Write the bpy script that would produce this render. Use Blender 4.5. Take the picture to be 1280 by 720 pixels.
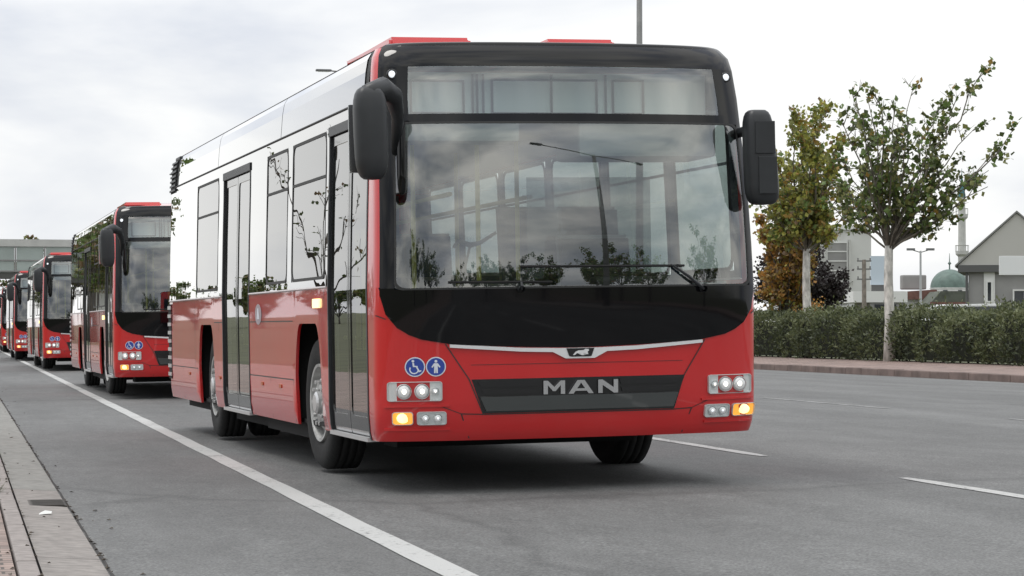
import bpy, bmesh, math, random
from mathutils import Vector, Matrix
R = math.radians
C = bpy.context.scene.collection
for o in list(bpy.data.objects): bpy.data.objects.remove(o)

# ------------------------------------------------------------------ camera
scene = bpy.context.scene
cd = bpy.data.cameras.new('camera'); cam = bpy.data.objects.new('camera', cd); C.objects.link(cam)
cam.location = (0, 0, 1.04)
cam.rotation_euler = (R(90 + 0.961), 0, -math.atan(695/3040))
cd.sensor_width = 36; cd.lens = 85.5; cd.clip_start = .1; cd.clip_end = 4000
scene.camera = cam

# ------------------------------------------------------------------ world: overcast sky
SUN_EL, SUN_AZ = R(66), R(285)      # high on the left
w = bpy.data.worlds.new('World'); scene.world = w; w.use_nodes = True
nt = w.node_tree; N = nt.nodes; L = nt.links; N.clear()
out = N.new('ShaderNodeOutputWorld'); bg = N.new('ShaderNodeBackground'); bg.inputs[1].default_value = .1
sky = N.new('ShaderNodeTexSky'); sky.sky_type = 'NISHITA'; sky.sun_disc = False
sky.sun_elevation = SUN_EL; sky.sun_rotation = SUN_AZ
tc = N.new('ShaderNodeTexCoord')
mp = N.new('ShaderNodeMapping'); mp.inputs['Scale'].default_value = (1.0, 1.0, 3.2); mp.inputs['Location'].default_value = (.55, .2, .1)
n1 = N.new('ShaderNodeTexNoise'); n1.inputs['Scale'].default_value = 3.4; n1.inputs['Detail'].default_value = 6; n1.inputs['Roughness'].default_value = .5
n1.inputs['Distortion'].default_value = .35
r1 = N.new('ShaderNodeValToRGB')
r1.color_ramp.elements[0].position = .36; r1.color_ramp.elements[0].color = (6.9, 7.3, 8.2, 1)
r1.color_ramp.elements[1].position = .56; r1.color_ramp.elements[1].color = (10.8, 10.8, 10.7, 1)
sp = N.new('ShaderNodeSeparateXYZ')
# brighter overhead than at the horizon, as under an overcast sky
zm = N.new('ShaderNodeMapRange'); zm.inputs['From Min'].default_value = .1; zm.inputs['From Max'].default_value = .9
zm.inputs['To Min'].default_value = 1.0; zm.inputs['To Max'].default_value = 1.75
vm = N.new('ShaderNodeVectorMath'); vm.operation = 'SCALE'
mx = N.new('ShaderNodeMix'); mx.data_type = 'RGBA'; mx.inputs['Factor'].default_value = .93
L.new(tc.outputs['Generated'], mp.inputs[0]); L.new(mp.outputs[0], n1.inputs[0]); L.new(n1.outputs[0], r1.inputs[0])
L.new(tc.outputs['Generated'], sp.inputs[0]); L.new(sp.outputs[2], zm.inputs[0])
L.new(r1.outputs[0], vm.inputs[0]); L.new(zm.outputs[0], vm.inputs['Scale'])
# heavier, more broken cloud in the part of the sky behind the camera
mp2 = N.new('ShaderNodeMapping'); mp2.inputs['Scale'].default_value = (1.0, 1.0, 2.6)
n2 = N.new('ShaderNodeTexNoise'); n2.inputs['Scale'].default_value = 3.4; n2.inputs['Detail'].default_value = 7; n2.inputs['Distortion'].default_value = .25
r2 = N.new('ShaderNodeValToRGB'); r2.color_ramp.elements[0].position = .38; r2.color_ramp.elements[0].color = (.55, .58, .60, 1)
r2.color_ramp.elements[1].position = .64; r2.color_ramp.elements[1].color = (1.30, 1.29, 1.22, 1)
ym = N.new('ShaderNodeMapRange'); ym.inputs['From Min'].default_value = .0; ym.inputs['From Max'].default_value = -.5
m2 = N.new('ShaderNodeMix'); m2.data_type = 'RGBA'; m2.blend_type = 'MULTIPLY'
L.new(tc.outputs['Generated'], mp2.inputs[0]); L.new(mp2.outputs[0], n2.inputs[0]); L.new(n2.outputs[0], r2.inputs[0])
L.new(sp.outputs[1], ym.inputs[0]); L.new(ym.outputs[0], m2.inputs['Factor']); L.new(vm.outputs[0], m2.inputs['A']); L.new(r2.outputs[0], m2.inputs['B'])
L.new(sky.outputs[0], mx.inputs['A']); L.new(m2.outputs['Result'], mx.inputs['B'])
L.new(mx.outputs['Result'], bg.inputs[0]); L.new(bg.outputs[0], out.inputs[0])

sd = bpy.data.lights.new('sun', 'SUN'); sd.energy = 1.0; sd.angle = R(16); sd.color = (1, .97, .92)
so = bpy.data.objects.new('sun', sd); C.objects.link(so)
dv = Vector((math.sin(SUN_AZ)*math.cos(SUN_EL), math.cos(SUN_AZ)*math.cos(SUN_EL), math.sin(SUN_EL)))
so.rotation_euler = dv.to_track_quat('Z', 'Y').to_euler()
scene.view_settings.view_transform = 'Standard'; scene.view_settings.look = 'None'
scene.view_settings.exposure = 0; scene.view_settings.gamma = 1
scene.render.engine = 'CYCLES'
scene.cycles.max_bounces = 8; scene.cycles.transparent_max_bounces = 16

# ------------------------------------------------------------------ materials
def mat(name, col, rough=.6, metal=0, coat=0, spec=.5, noise=None, bump=None, coatr=.03, ior=None):
    """noise=(scale, amount[, stretch]) varies the base colour; bump=(scale, strength)"""
    m = bpy.data.materials.new(name); m.use_nodes = True
    t = m.node_tree; b = t.nodes['Principled BSDF']
    b.inputs['Base Color'].default_value = (*col, 1); b.inputs['Roughness'].default_value = rough
    b.inputs['Metallic'].default_value = metal; b.inputs['Coat Weight'].default_value = coat
    b.inputs['Coat Roughness'].default_value = coatr; b.inputs['Specular IOR Level'].default_value = spec
    if ior: b.inputs['IOR'].default_value = ior
    tcn = t.nodes.new('ShaderNodeTexCoord')
    if noise:
        mpn = t.nodes.new('ShaderNodeMapping'); t.links.new(tcn.outputs['Object'], mpn.inputs[0])
        if len(noise) > 2: mpn.inputs['Scale'].default_value = noise[2]
        nn = t.nodes.new('ShaderNodeTexNoise'); nn.inputs['Scale'].default_value = noise[0]; nn.inputs['Detail'].default_value = 6
        rr = t.nodes.new('ShaderNodeValToRGB'); a = noise[1]
        rr.color_ramp.elements[0].position = .3; rr.color_ramp.elements[1].position = .7
        rr.color_ramp.elements[0].color = (*[c*(1-a) for c in col], 1)
        rr.color_ramp.elements[1].color = (*[min(1, c*(1+a)) for c in col], 1)
        t.links.new(mpn.outputs[0], nn.inputs[0]); t.links.new(nn.outputs[0], rr.inputs[0]); t.links.new(rr.outputs[0], b.inputs['Base Color'])
    if bump:
        nb = t.nodes.new('ShaderNodeTexNoise'); nb.inputs['Scale'].default_value = bump[0]; nb.inputs['Detail'].default_value = 5
        bb = t.nodes.new('ShaderNodeBump'); bb.inputs['Strength'].default_value = bump[1]; bb.inputs['Distance'].default_value = bump[2] if len(bump) > 2 else .02
        t.links.new(tcn.outputs['Object'], nb.inputs[0]); t.links.new(nb.outputs[0], bb.inputs['Height']); t.links.new(bb.outputs[0], b.inputs['Normal'])
    return m

def glass(name, tint, ior, gain, wav=None, grough=0.0, gcol=(1, 1, 1)):
    m = bpy.data.materials.new(name); m.use_nodes = True; t = m.node_tree; t.nodes.clear()
    o = t.nodes.new('ShaderNodeOutputMaterial'); mxx = t.nodes.new('ShaderNodeMixShader')
    tr = t.nodes.new('ShaderNodeBsdfTransparent'); tr.inputs[0].default_value = (*tint, 1)
    gl = t.nodes.new('ShaderNodeBsdfGlossy'); gl.inputs['Roughness'].default_value = grough; gl.inputs[0].default_value = (*gcol, 1)
    fr = t.nodes.new('ShaderNodeLayerWeight'); fr.inputs[0].default_value = .5
    pw = t.nodes.new('ShaderNodeMath'); pw.operation = 'POWER'; pw.inputs[1].default_value = 5
    mu = t.nodes.new('ShaderNodeMath'); mu.operation = 'MULTIPLY_ADD'; mu.inputs[1].default_value = gain; mu.inputs[2].default_value = ior; mu.use_clamp = True
    t.links.new(fr.outputs['Facing'], pw.inputs[0]); t.links.new(pw.outputs[0], mu.inputs[0]); t.links.new(mu.outputs[0], mxx.inputs[0])
    t.links.new(tr.outputs[0], mxx.inputs[1]); t.links.new(gl.outputs[0], mxx.inputs[2]); t.links.new(mxx.outputs[0], o.inputs[0])
    if wav:
        tcn = t.nodes.new('ShaderNodeTexCoord'); nb = t.nodes.new('ShaderNodeTexNoise'); nb.inputs['Scale'].default_value = wav[0]; nb.inputs['Detail'].default_value = 1
        bb = t.nodes.new('ShaderNodeBump'); bb.inputs['Strength'].default_value = wav[1]; bb.inputs['Distance'].default_value = .01
        t.links.new(tcn.outputs['Object'], nb.inputs[0]); t.links.new(nb.outputs[0], bb.inputs['Height']); t.links.new(bb.outputs[0], gl.inputs['Normal'])
    return m

def emit(name, col, s):
    m = mat(name, col, .3); b = m.node_tree.nodes['Principled BSDF']
    b.inputs['Emission Color'].default_value = (*col, 1); b.inputs['Emission Strength'].default_value = s
    return m

M = {}
M['red'] = mat('red_paint', (.60, .009, .011), .3, coat=1, noise=(1.5, .05), bump=(2.2, .03), coatr=.02)
def dusty(m, z0, z1, amt, col):
    t = m.node_tree; b = t.nodes['Principled BSDF']; src = b.inputs['Base Color'].links[0].from_socket
    tcn = t.nodes.new('ShaderNodeTexCoord'); sx = t.nodes.new('ShaderNodeSeparateXYZ'); mr = t.nodes.new('ShaderNodeMapRange')
    mr.inputs['From Min'].default_value = z1; mr.inputs['From Max'].default_value = z0; mr.inputs['To Max'].default_value = 1
    nn = t.nodes.new('ShaderNodeTexNoise'); nn.inputs['Scale'].default_value = 5; nn.inputs['Detail'].default_value = 8; nn.inputs['Roughness'].default_value = .7
    ml = t.nodes.new('ShaderNodeMath'); ml.operation = 'MULTIPLY'; m2_ = t.nodes.new('ShaderNodeMath'); m2_.operation = 'MULTIPLY'; m2_.inputs[1].default_value = amt
    mxx = t.nodes.new('ShaderNodeMix'); mxx.data_type = 'RGBA'; mxx.inputs['B'].default_value = (*col, 1)
    t.links.new(tcn.outputs['Object'], sx.inputs[0]); t.links.new(sx.outputs[2], mr.inputs[0]); t.links.new(tcn.outputs['Object'], nn.inputs[0])
    t.links.new(mr.outputs[0], ml.inputs[0]); t.links.new(nn.outputs[0], ml.inputs[1]); t.links.new(ml.outputs[0], m2_.inputs[0]); t.links.new(m2_.outputs[0], mxx.inputs['Factor'])
    t.links.new(src, mxx.inputs['A']); t.links.new(mxx.outputs['Result'], b.inputs['Base Color'])
dusty(M['red'], .33, .6, .16, (.16, .13, .12))
M['mirror_panel'] = glass('bonded_glass_panel', (0, 0, 0), .09, 1.8, (1.6, .09))
M['mirror_panel'].node_tree.nodes['Transparent BSDF'].inputs[0].default_value = (.01, .012, .014, 1)
M['side_glass'] = glass('side_glass', (.30, .34, .33), .06, 1.3, (1.8, .09))
M['windshield'] = glass('windshield_glass', (.72, .81, .79), .19, .9, (1.1, .008))
M['mask'] = mat('black_enamel', (.004, .004, .005), .05, spec=.34, bump=(2, .015))
M['gloss_black'] = mat('gloss_black', (.010, .010, .011), .1, coat=.6)
M['soft_black'] = mat('soft_black_plastic', (.022, .024, .027), .42, noise=(8, .15), spec=.5)
M['rubber'] = mat('tyre_rubber', (.011, .011, .011), .85, noise=(20, .3), bump=(60, .2))
M['under'] = mat('underbody', (.010, .010, .010), .9)
M['chrome'] = mat('chrome', (.82, .82, .83), .12, metal=1)
M['strip'] = mat('polished_strip', (.85, .85, .86), .35, metal=.3, coat=.5)
M['rim'] = mat('steel_rim', (.42, .42, .41), .5, metal=.3, noise=(9, .35))
M['grille'] = mat('grille_slats', (.045, .05, .05), .1, coat=1)
M['lens'] = glass('lamp_lens', (.93, .95, .95), .05, 1.0)
M['reflector'] = mat('lamp_reflector', (.93, .93, .93), .22, metal=.35)
M['galv0'] = mat('reflector_edge', (.60, .61, .61), .3, metal=.3)
M['bulb'] = emit('lit_bulb', (1, .93, .82), 2.2)
M['amber'] = emit('lit_amber', (1, .42, .05), .75)
M['amberhot'] = emit('lit_amber_centre', (1, .80, .35), 1.6)
M['marker'] = emit('marker_lamp', (.9, .95, 1), .7)
M['blue'] = mat('sticker_blue', (.03, .07, .36), .4)
M['white'] = mat('sticker_white', (.75, .78, .85), .4)
M['silver'] = mat('silver_trim', (.62, .62, .62), .35, metal=.6)
M['lining'] = mat('interior_lining', (.42, .44, .43), .6)
M['ceil'] = mat('interior_ceiling', (.55, .56, .54), .6)
M['floor_in'] = mat('interior_floor', (.10, .10, .11), .5)
M['dash'] = mat('dashboard', (.012, .012, .013), .6)
M['seat'] = mat('seat_fabric', (.05, .07, .13), .9, noise=(30, .3))
M['seat_shell'] = mat('seat_shell', (.22, .23, .24), .5)
M['pole'] = mat('grab_pole', (.55, .50, .12), .35)
M['display'] = mat('unlit_display', (.78, .83, .82), .45)
M['displayframe'] = mat('display_frame', (.05, .055, .06), .5)
M['badge'] = mat('sticker_grey', (.36, .30, .33), .4)
M['seam'] = mat('rubber_seam', (.03, .03, .03), .6)
M['trim'] = mat('light_seam', (.55, .5, .5), .4)

# ------------------------------------------------------------------ helpers
def obj(name, bm, mats, parent=None, smooth=False, loc=None, rot=None):
    me = bpy.data.meshes.new(name); bm.to_mesh(me); bm.free()
    for m in (mats if isinstance(mats, (list, tuple)) else [mats]): me.materials.append(m)
    if smooth:
        for p in me.polygons: p.use_smooth = True
    o = bpy.data.objects.new(name, me); C.objects.link(o)
    if parent: o.parent = parent
    if loc: o.location = loc
    if rot: o.rotation_euler = rot
    return o
def tag(o, label=None, cat=None, group=None, kind=None):
    if label: o['label'] = label
    if cat: o['category'] = cat
    if group: o['group'] = group
    if kind: o['kind'] = kind
    return o
def empty(name, loc=(0, 0, 0), rz=0, **k):
    o = bpy.data.objects.new(name, None); C.objects.link(o); o.location = loc; o.rotation_euler = (0, 0, rz); o.empty_display_size = .3
    return tag(o, **k)
def copy_tree(o, parent=None):
    c = o.copy(); C.objects.link(c)
    if parent: c.parent = parent
    for ch in list(o.children): copy_tree(ch, c)
    return c
def BM(): return bmesh.new()
def box(bm, x0, x1, y0, y1, z0, z1, mi=0, bev=0):
    v = [bm.verts.new(p) for p in ((x0,y0,z0),(x1,y0,z0),(x1,y1,z0),(x0,y1,z0),(x0,y0,z1),(x1,y0,z1),(x1,y1,z1),(x0,y1,z1))]
    fs = []
    for q in ((0,3,2,1),(4,5,6,7),(0,1,5,4),(1,2,6,5),(2,3,7,6),(3,0,4,7)):
        f = bm.faces.new([v[i] for i in q]); f.material_index = mi; fs.append(f)
    if bev:
        es = list({e for f in fs for e in f.edges})
        r = bmesh.ops.bevel(bm, geom=es, offset=bev, segments=2, affect='EDGES', profile=.6)
        for f in r['faces']: f.material_index = mi
    return v
def ring_pts(c, ax, r, n, ph=0):
    ax = ax.normalized(); u = ax.orthogonal().normalized(); v = ax.cross(u)
    return [c + (u*math.cos(2*math.pi*i/n+ph) + v*math.sin(2*math.pi*i/n+ph))*r for i in range(n)]
def tube(bm, pts, rad, n=8, mi=0, cap=True):
    pts = [Vector(p) for p in pts]
    if not isinstance(rad, (list, tuple)): rad = [rad]*len(pts)
    rings = []; u = None
    for i, p in enumerate(pts):
        d = (pts[min(i+1, len(pts)-1)] - pts[max(i-1, 0)])
        if d.length < 1e-6: d = Vector((0, 0, 1))
        d.normalize()
        if u is None: u = d.orthogonal().normalized()
        else:
            u = u - d*u.dot(d)
            u = u.normalized() if u.length > 1e-4 else d.orthogonal().normalized()
        v = d.cross(u)
        rings.append([bm.verts.new(p + (u*math.cos(2*math.pi*k/n) + v*math.sin(2*math.pi*k/n))*rad[i]) for k in range(n)])
    for a, b in zip(rings, rings[1:]):
        for k in range(n):
            f = bm.faces.new((a[k], a[(k+1) % n], b[(k+1) % n], b[k])); f.material_index = mi
    if cap and n > 2:
        bm.faces.new(rings[0][::-1]).material_index = mi; bm.faces.new(rings[-1]).material_index = mi
def lathe(bm, prof, axis='x', n=32, c=(0, 0, 0), mi=0):
    """prof: (along, radius) list"""
    c = Vector(c); rings = []
    for a, r in prof:
        rg = []
        for k in range(n):
            t = 2*math.pi*k/n; q = (math.cos(t)*r, math.sin(t)*r)
            p = {'x': (a, q[0], q[1]), 'y': (q[0], a, q[1]), 'z': (q[0], q[1], a)}[axis]
            rg.append(bm.verts.new(c + Vector(p)))
        rings.append(rg)
    for a, b in zip(rings, rings[1:]):
        for k in range(n):
            bm.faces.new((a[k], a[(k+1) % n], b[(k+1) % n], b[k])).material_index = mi
    return rings
def prism(bm, pts, y0, y1, mi=0, plane='xz'):
    """extrude polygon (x,z) from y0 to y1 (or (x,y) from z0 to z1)"""
    f3 = (lambda a, b, h: (a, h, b)) if plane == 'xz' else ((lambda a, b, h: (a, b, h)) if plane == 'xy' else (lambda a, b, h: (h, a, b)))
    A = [bm.verts.new(f3(a, b, y0)) for a, b in pts]; B = [bm.verts.new(f3(a, b, y1)) for a, b in pts]
    n = len(pts)
    bm.faces.new(A).material_index = mi; bm.faces.new(B[::-1]).material_index = mi
    for i in range(n): bm.faces.new((A[i], B[i], B[(i+1) % n], A[(i+1) % n])).material_index = mi
def fixn(bm): bmesh.ops.recalc_face_normals(bm, faces=bm.faces[:]); return bm
def interp(x, xs, ys):
    if x <= xs[0]: return ys[0]
    for i in range(1, len(xs)):
        if x <= xs[i]:
            k = (x-xs[i-1])/(xs[i]-xs[i-1]); return ys[i-1] + (ys[i]-ys[i-1])*k
    return ys[-1]
def zr(x): return interp(x, [.66, 9.5, 20.0], [-.037, .1224, 0.0])     # crossfall of the carriageway

# ================================================================== GROUND
def sheet(name, rows, mi_m, label=None):
    pass
def strip_mesh(xs, zf, ys, zoff=0):
    bm = BM(); g = [[bm.verts.new((x, y, zf(x)+zoff)) for x in xs] for y in ys]
    for a, b in zip(g, g[1:]):
        for i in range(len(xs)-1): bm.faces.new((a[i], a[i+1], b[i+1], b[i]))
    return bm

def asphalt():
    m = bpy.data.materials.new('asphalt'); m.use_nodes = True; t = m.node_tree; b = t.nodes['Principled BSDF']
    tcn = t.nodes.new('ShaderNodeTexCoord')
    def noise(scale, st, det=5, rough=.55):
        mpn = t.nodes.new('ShaderNodeMapping'); mpn.inputs['Scale'].default_value = st; t.links.new(tcn.outputs['Object'], mpn.inputs[0])
        nn = t.nodes.new('ShaderNodeTexNoise'); nn.inputs['Scale'].default_value = scale; nn.inputs['Detail'].default_value = det; nn.inputs['Roughness'].default_value = rough
        t.links.new(mpn.outputs[0], nn.inputs[0]); return nn.outputs[0]
    def ramp(s, p0, c0, p1, c1):
        r = t.nodes.new('ShaderNodeValToRGB'); r.color_ramp.elements[0].position = p0; r.color_ramp.elements[1].position = p1
        r.color_ramp.elements[0].color = (c0, c0, c0, 1); r.color_ramp.elements[1].color = (c1, c1, c1, 1); t.links.new(s, r.inputs[0]); return r.outputs[0]
    def mul(a, bb):
        x = t.nodes.new('ShaderNodeMix'); x.data_type = 'RGBA'; x.blend_type = 'MULTIPLY'; x.inputs['Factor'].default_value = 1
        t.links.new(a, x.inputs['A']); t.links.new(bb, x.inputs['B']); return x.outputs['Result']
    base = t.nodes.new('ShaderNodeRGB'); base.outputs[0].default_value = (.124, .125, .123, 1)
    c = mul(base.outputs[0], ramp(noise(70, (1, 1, 1), 2, .7), .35, .55, .65, 1.45)); c = mul(c, ramp(noise(22, (1, 1, 1), 4, .7), .35, .86, .65, 1.14))          # aggregate
    c = mul(c, ramp(noise(.8, (1, .10, 1), 5), .35, .82, .65, 1.14))                    # tyre tracks along the road
    c = mul(c, ramp(noise(1.1, (1, .5, 1), 6, .65), .35, .86, .68, 1.12))                  # patches
    c = mul(c, ramp(noise(7, (1.2, .35, 1), 4), .35, .93, .65, 1.06))
    # thin cracks sealed dark
    v = t.nodes.new('ShaderNodeTexVoronoi'); v.feature = 'DISTANCE_TO_EDGE'; v.inputs['Scale'].default_value = .16
    mpn = t.nodes.new('ShaderNodeMapping'); mpn.inputs['Scale'].default_value = (.8, .45, 1)
    wn = t.nodes.new('ShaderNodeTexNoise'); wn.inputs['Scale'].default_value = 1.2; wn.inputs['Detail'].default_value = 5
    av = t.nodes.new('ShaderNodeMix'); av.data_type = 'VECTOR'; av.inputs['Factor'].default_value = .35
    t.links.new(tcn.outputs['Object'], wn.inputs[0]); t.links.new(tcn.outputs['Object'], av.inputs['A']); t.links.new(wn.outputs[1], av.inputs['B'])
    t.links.new(av.outputs['Result'], mpn.inputs[0]); t.links.new(mpn.outputs[0], v.inputs[0])
    c = mul(c, ramp(v.outputs['Distance'], .0, .72, .006, 1.0))
    t.links.new(c, b.inputs['Base Color']); b.inputs['Roughness'].default_value = .72; b.inputs['Specular IOR Level'].default_value = .45
    nb = noise(120, (1, 1, 1), 3); bb = t.nodes.new('ShaderNodeBump'); bb.inputs['Strength'].default_value = .35; bb.inputs['Distance'].default_value = .006
    t.links.new(nb, bb.inputs['Height']); t.links.new(bb.outputs[0], b.inputs['Normal'])
    return m
M['asphalt'] = asphalt()

def brick_mat(name, c1, c2, mortar, scale, bw, bh, msize=.02, rot=0):
    m = bpy.data.materials.new(name); m.use_nodes = True; t = m.node_tree; b = t.nodes['Principled BSDF']
    tcn = t.nodes.new('ShaderNodeTexCoord'); mpn = t.nodes.new('ShaderNodeMapping'); mpn.inputs['Rotation'].default_value = (0, 0, rot)
    br = t.nodes.new('ShaderNodeTexBrick'); br.inputs['Color1'].default_value = (*c1, 1); br.inputs['Color2'].default_value = (*c2, 1)
    br.inputs['Mortar'].default_value = (*mortar, 1); br.inputs['Scale'].default_value = scale; br.inputs['Mortar Size'].default_value = msize
    br.inputs['Brick Width'].default_value = bw; br.inputs['Row Height'].default_value = bh
    nn = t.nodes.new('ShaderNodeTexNoise'); nn.inputs['Scale'].default_value = 3; nn.inputs['Detail'].default_value = 6
    rr = t.nodes.new('ShaderNodeValToRGB'); rr.color_ramp.elements[0].color = (.6, .6, .6, 1); rr.color_ramp.elements[1].color = (1.25, 1.25, 1.25, 1)
    rr.color_ramp.elements[0].position = .3; rr.color_ramp.elements[1].position = .7
    x = t.nodes.new('ShaderNodeMix'); x.data_type = 'RGBA'; x.blend_type = 'MULTIPLY'; x.inputs['Factor'].default_value = 1
    t.links.new(tcn.outputs['Object'], mpn.inputs[0]); t.links.new(mpn.outputs[0], br.inputs[0]); t.links.new(tcn.outputs['Object'], nn.inputs[0]); t.links.new(nn.outputs[0], rr.inputs[0])
    t.links.new(br.outputs[0], x.inputs['A']); t.links.new(rr.outputs[0], x.inputs['B']); t.links.new(x.outputs['Result'], b.inputs['Base Color'])
    b.inputs['Roughness'].default_value = .85
    return m
M['paver'] = brick_mat('pink_pavers', (.31, .23, .20), (.26, .205, .18), (.10, .085, .075), 1, .2, .1, .008)
M['gutter'] = mat('gutter_concrete', (.235, .215, .20), .85, noise=(14, .22), bump=(30, .35))
M['gutter2'] = mat('gutter_concrete_grey', (.22, .215, .20), .85, noise=(14, .22), bump=(30, .35))
M['kerb'] = mat('kerb_stone', (.25, .222, .208), .8, noise=(14, .22), bump=(40, .3))
M['rkerb'] = mat('kerb_weathered', (.17, .125, .11), .85, noise=(2, .35), bump=(20, .3))
M['joint'] = mat('dark_joint', (.035, .032, .03), .95)
def worn(name, col, lo, hi):
    m = mat(name, col, .75, bump=(80, .3)); t = m.node_tree; b = t.nodes['Principled BSDF']
    tcn = t.nodes.new('ShaderNodeTexCoord'); nn = t.nodes.new('ShaderNodeTexNoise'); nn.inputs['Scale'].default_value = 26; nn.inputs['Detail'].default_value = 8; nn.inputs['Roughness'].default_value = .75
    n3 = t.nodes.new('ShaderNodeTexNoise'); n3.inputs['Scale'].default_value = 1.6
    ad = t.nodes.new('ShaderNodeMath'); ad.operation = 'MULTIPLY_ADD'; ad.inputs[1].default_value = .45
    rr_ = t.nodes.new('ShaderNodeValToRGB'); rr_.color_ramp.elements[0].position = lo; rr_.color_ramp.elements[1].position = hi
    rr_.color_ramp.elements[0].color = (.15, .15, .147, 1); rr_.color_ramp.elements[1].color = (*col, 1)
    t.links.new(tcn.outputs['Object'], nn.inputs[0]); t.links.new(tcn.outputs['Object'], n3.inputs[0])
    t.links.new(n3.outputs[0], ad.inputs[0]); t.links.new(nn.outputs[0], ad.inputs[2]); t.links.new(ad.outputs[0], rr_.inputs[0]); t.links.new(rr_.outputs[0], b.inputs['Base Color'])
    return m
M['paint'] = worn('road_paint', (.44, .44, .43), .56, .68)
M['paint_old'] = worn('worn_road_paint', (.36, .36, .355), .64, .80)
M['soil'] = mat('verge_ground', (.07, .075, .035), .95, noise=(.6, .35))

ys = [-160, -60, -20, 0, 5, 10, 15, 20, 30, 45, 60, 90, 130, 200, 400, 900]
tag(obj('ground', strip_mesh([-1500, -60, 60, 1500], lambda x: -.16, [-1500, -150, 300, 2500]), M['soil']), kind='structure')
tag(obj('road', strip_mesh([.66, 2, 4, 6, 8, 9.5, 12, 15, 20.0], zr, ys), M['asphalt']), kind='structure')
# gutter slabs with joints, kerb stones, pavement on the near side
bm = BM(); y = -40.0; random.seed(3)
while y < 300:
    ln = 2.45 if y < 80 else 20
    if not (15.35 < y+ln/2 < 15.0): pass
    y1 = y+ln-.012
    mi = 0 if y < 14.8 else 1
    q = [bm.verts.new(p) for p in ((.368, y, -.012), (.655, y, -.030), (.655, y1, -.030), (.368, y1, -.012))]
    bm.faces.new(q).material_index = mi
    y += ln
tag(obj('gutter', bm, [M['gutter'], M['gutter2']]), kind='structure')
bm = BM(); box(bm, -.2, .662, -60, 300, -.13, -.045)
tag(obj('gutter_bed', bm, M['joint']), kind='structure')
bm = BM(); y = -40.0
while y < 300:
    ln = 1.0 if y < 60 else 10
    box(bm, .262, .352, y, y+ln-.012, -.12, .012+random.uniform(-.004, .004), bev=.012 if y < 40 and y > 5 else 0)
    y += ln
tag(obj('kerb', fixn(bm), M['kerb']), kind='structure')
bm = BM(); box(bm, -4.2, .250, -60, 300, -.12, .006)
tag(obj('pavement', bm, M['paver']), kind='structure')
# crack lines and strewn grit along the gutter joint (a strip of sealed joint)
def strip_line(name, pts, w, m, z, seed=0, jag=.0):
    bm = BM(); rnd = random.Random(seed); L_ = []; R_ = []
    for x, y in pts:
        j = rnd.uniform(-jag, jag); k = rnd.uniform(.6, 1.4)
        L_.append(bm.verts.new((x-w/2*k+j, y, z(x)))); R_.append(bm.verts.new((x+w/2*k+j, y, z(x))))
    for i in range(len(pts)-1): bm.faces.new((L_[i], R_[i], R_[i+1], L_[i+1]))
    return tag(obj(name, bm, m), kind='structure')
strip_line('road_joint', [(.668, 5+i*.35) for i in range(160)], .013, M['joint'], lambda x: zr(x)+.004, 4, .004)
# painted markings
bm = BM(); rnd = random.Random(5)
prev = None
for i in range(330):
    y = -20 + i*1.0; c = 2.09; x0 = c-.07+rnd.uniform(-.006, .006); x1 = c+.07+rnd.uniform(-.006, .006)
    cur = (bm.verts.new((x0, y, zr(x0)+.004)), bm.verts.new((x1, y, zr(x1)+.004)))
    if prev: bm.faces.new((prev[0], prev[1], cur[1], cur[0]))
    prev = cur
tag(obj('edge_line', bm, M['paint']), kind='structure')
def dash(xc, y0, y1, m, wid=.11):
    bm = BM(); n = 12; prev = None
    for i in range(n+1):
        y = y0 + (y1-y0)*i/n; j = rnd.uniform(-.006, .006)
        k = .55 if i in (0, n) else 1
        cur = (bm.verts.new((xc-wid/2*k+j, y, zr(xc-wid/2)+.004)), bm.verts.new((xc+wid/2*k+j, y, zr(xc+wid/2)+.004)))
        if prev: bm.faces.new((prev[0], prev[1], cur[1], cur[0]))
        prev = cur
    tag(obj('lane_marking', bm, m), kind='structure')
for k in range(-3, 24):
    dash(6.06, 10.0+k*7.8, 15.0+k*7.8, M['paint'])
for k in range(-2, 20):
    dash(10.6, 26.6+k*7.8-15.6, 31.2+k*7.8-15.6, M['paint_old'], .09)
# storm grate across the gutter
bm = BM()
for i in range(9):
    yy = 14.86+i*.055; box(bm, .385, .64, yy, yy+.03, -.03, -.016)
box(bm, .372, .386, 14.84, 15.36, -.03, -.014); box(bm, .639, .653, 14.84, 15.36, -.04, -.02)
g = tag(obj('drain_grate', bm, mat('cast_iron', (.05, .045, .04), .8, noise=(9, .3))), 'dark cast iron drain grate set across the concrete gutter', 'drain grate')
# far side: kerb, brick strip, verge
bm = BM(); y = -60.0
while y < 300:
    ln = 1.0 if 35 < y < 90 else 5
    box(bm, 20.0, 20.25, y, y+ln-.015, -.15, .15+random.uniform(-.008, .008), bev=.02 if 35 < y < 90 else 0); y += ln
tag(obj('kerb_far', fixn(bm), M['rkerb']), kind='structure')
bm = BM(); box(bm, 20.26, 26.0, -60, 300, -.15, .142)
tag(obj('pavement_far', bm, brick_mat('reddish_pavers', (.30, .21, .18), (.25, .185, .165), (.10, .08, .07), 1, .4, .2, .012)), kind='structure')
M['grit'] = mat('pale_grit', (.34, .32, .30), .9)
# litter
for i, (lx, ly, c, lab) in enumerate([(.50, 14.15, (.7, .7, .68), 'scrap of white paper lying in the gutter in front of the grate')]):
    bm = BM()
    v = [bm.verts.new(p) for p in ((-.035, -.03, 0), (.035, -.025, .006), (.04, .03, .014), (-.03, .035, .004), (0, 0, .022))]
    for a, b in ((0, 1), (1, 2), (2, 3), (3, 0)): bm.faces.new((v[a], v[b], v[4]))
    o = obj('litter', bm, mat('paper_%d' % i, c, .8), loc=(lx, ly, -.018 if lx < .66 else zr(lx)+.002)); tag(o, lab, 'litter')

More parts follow.
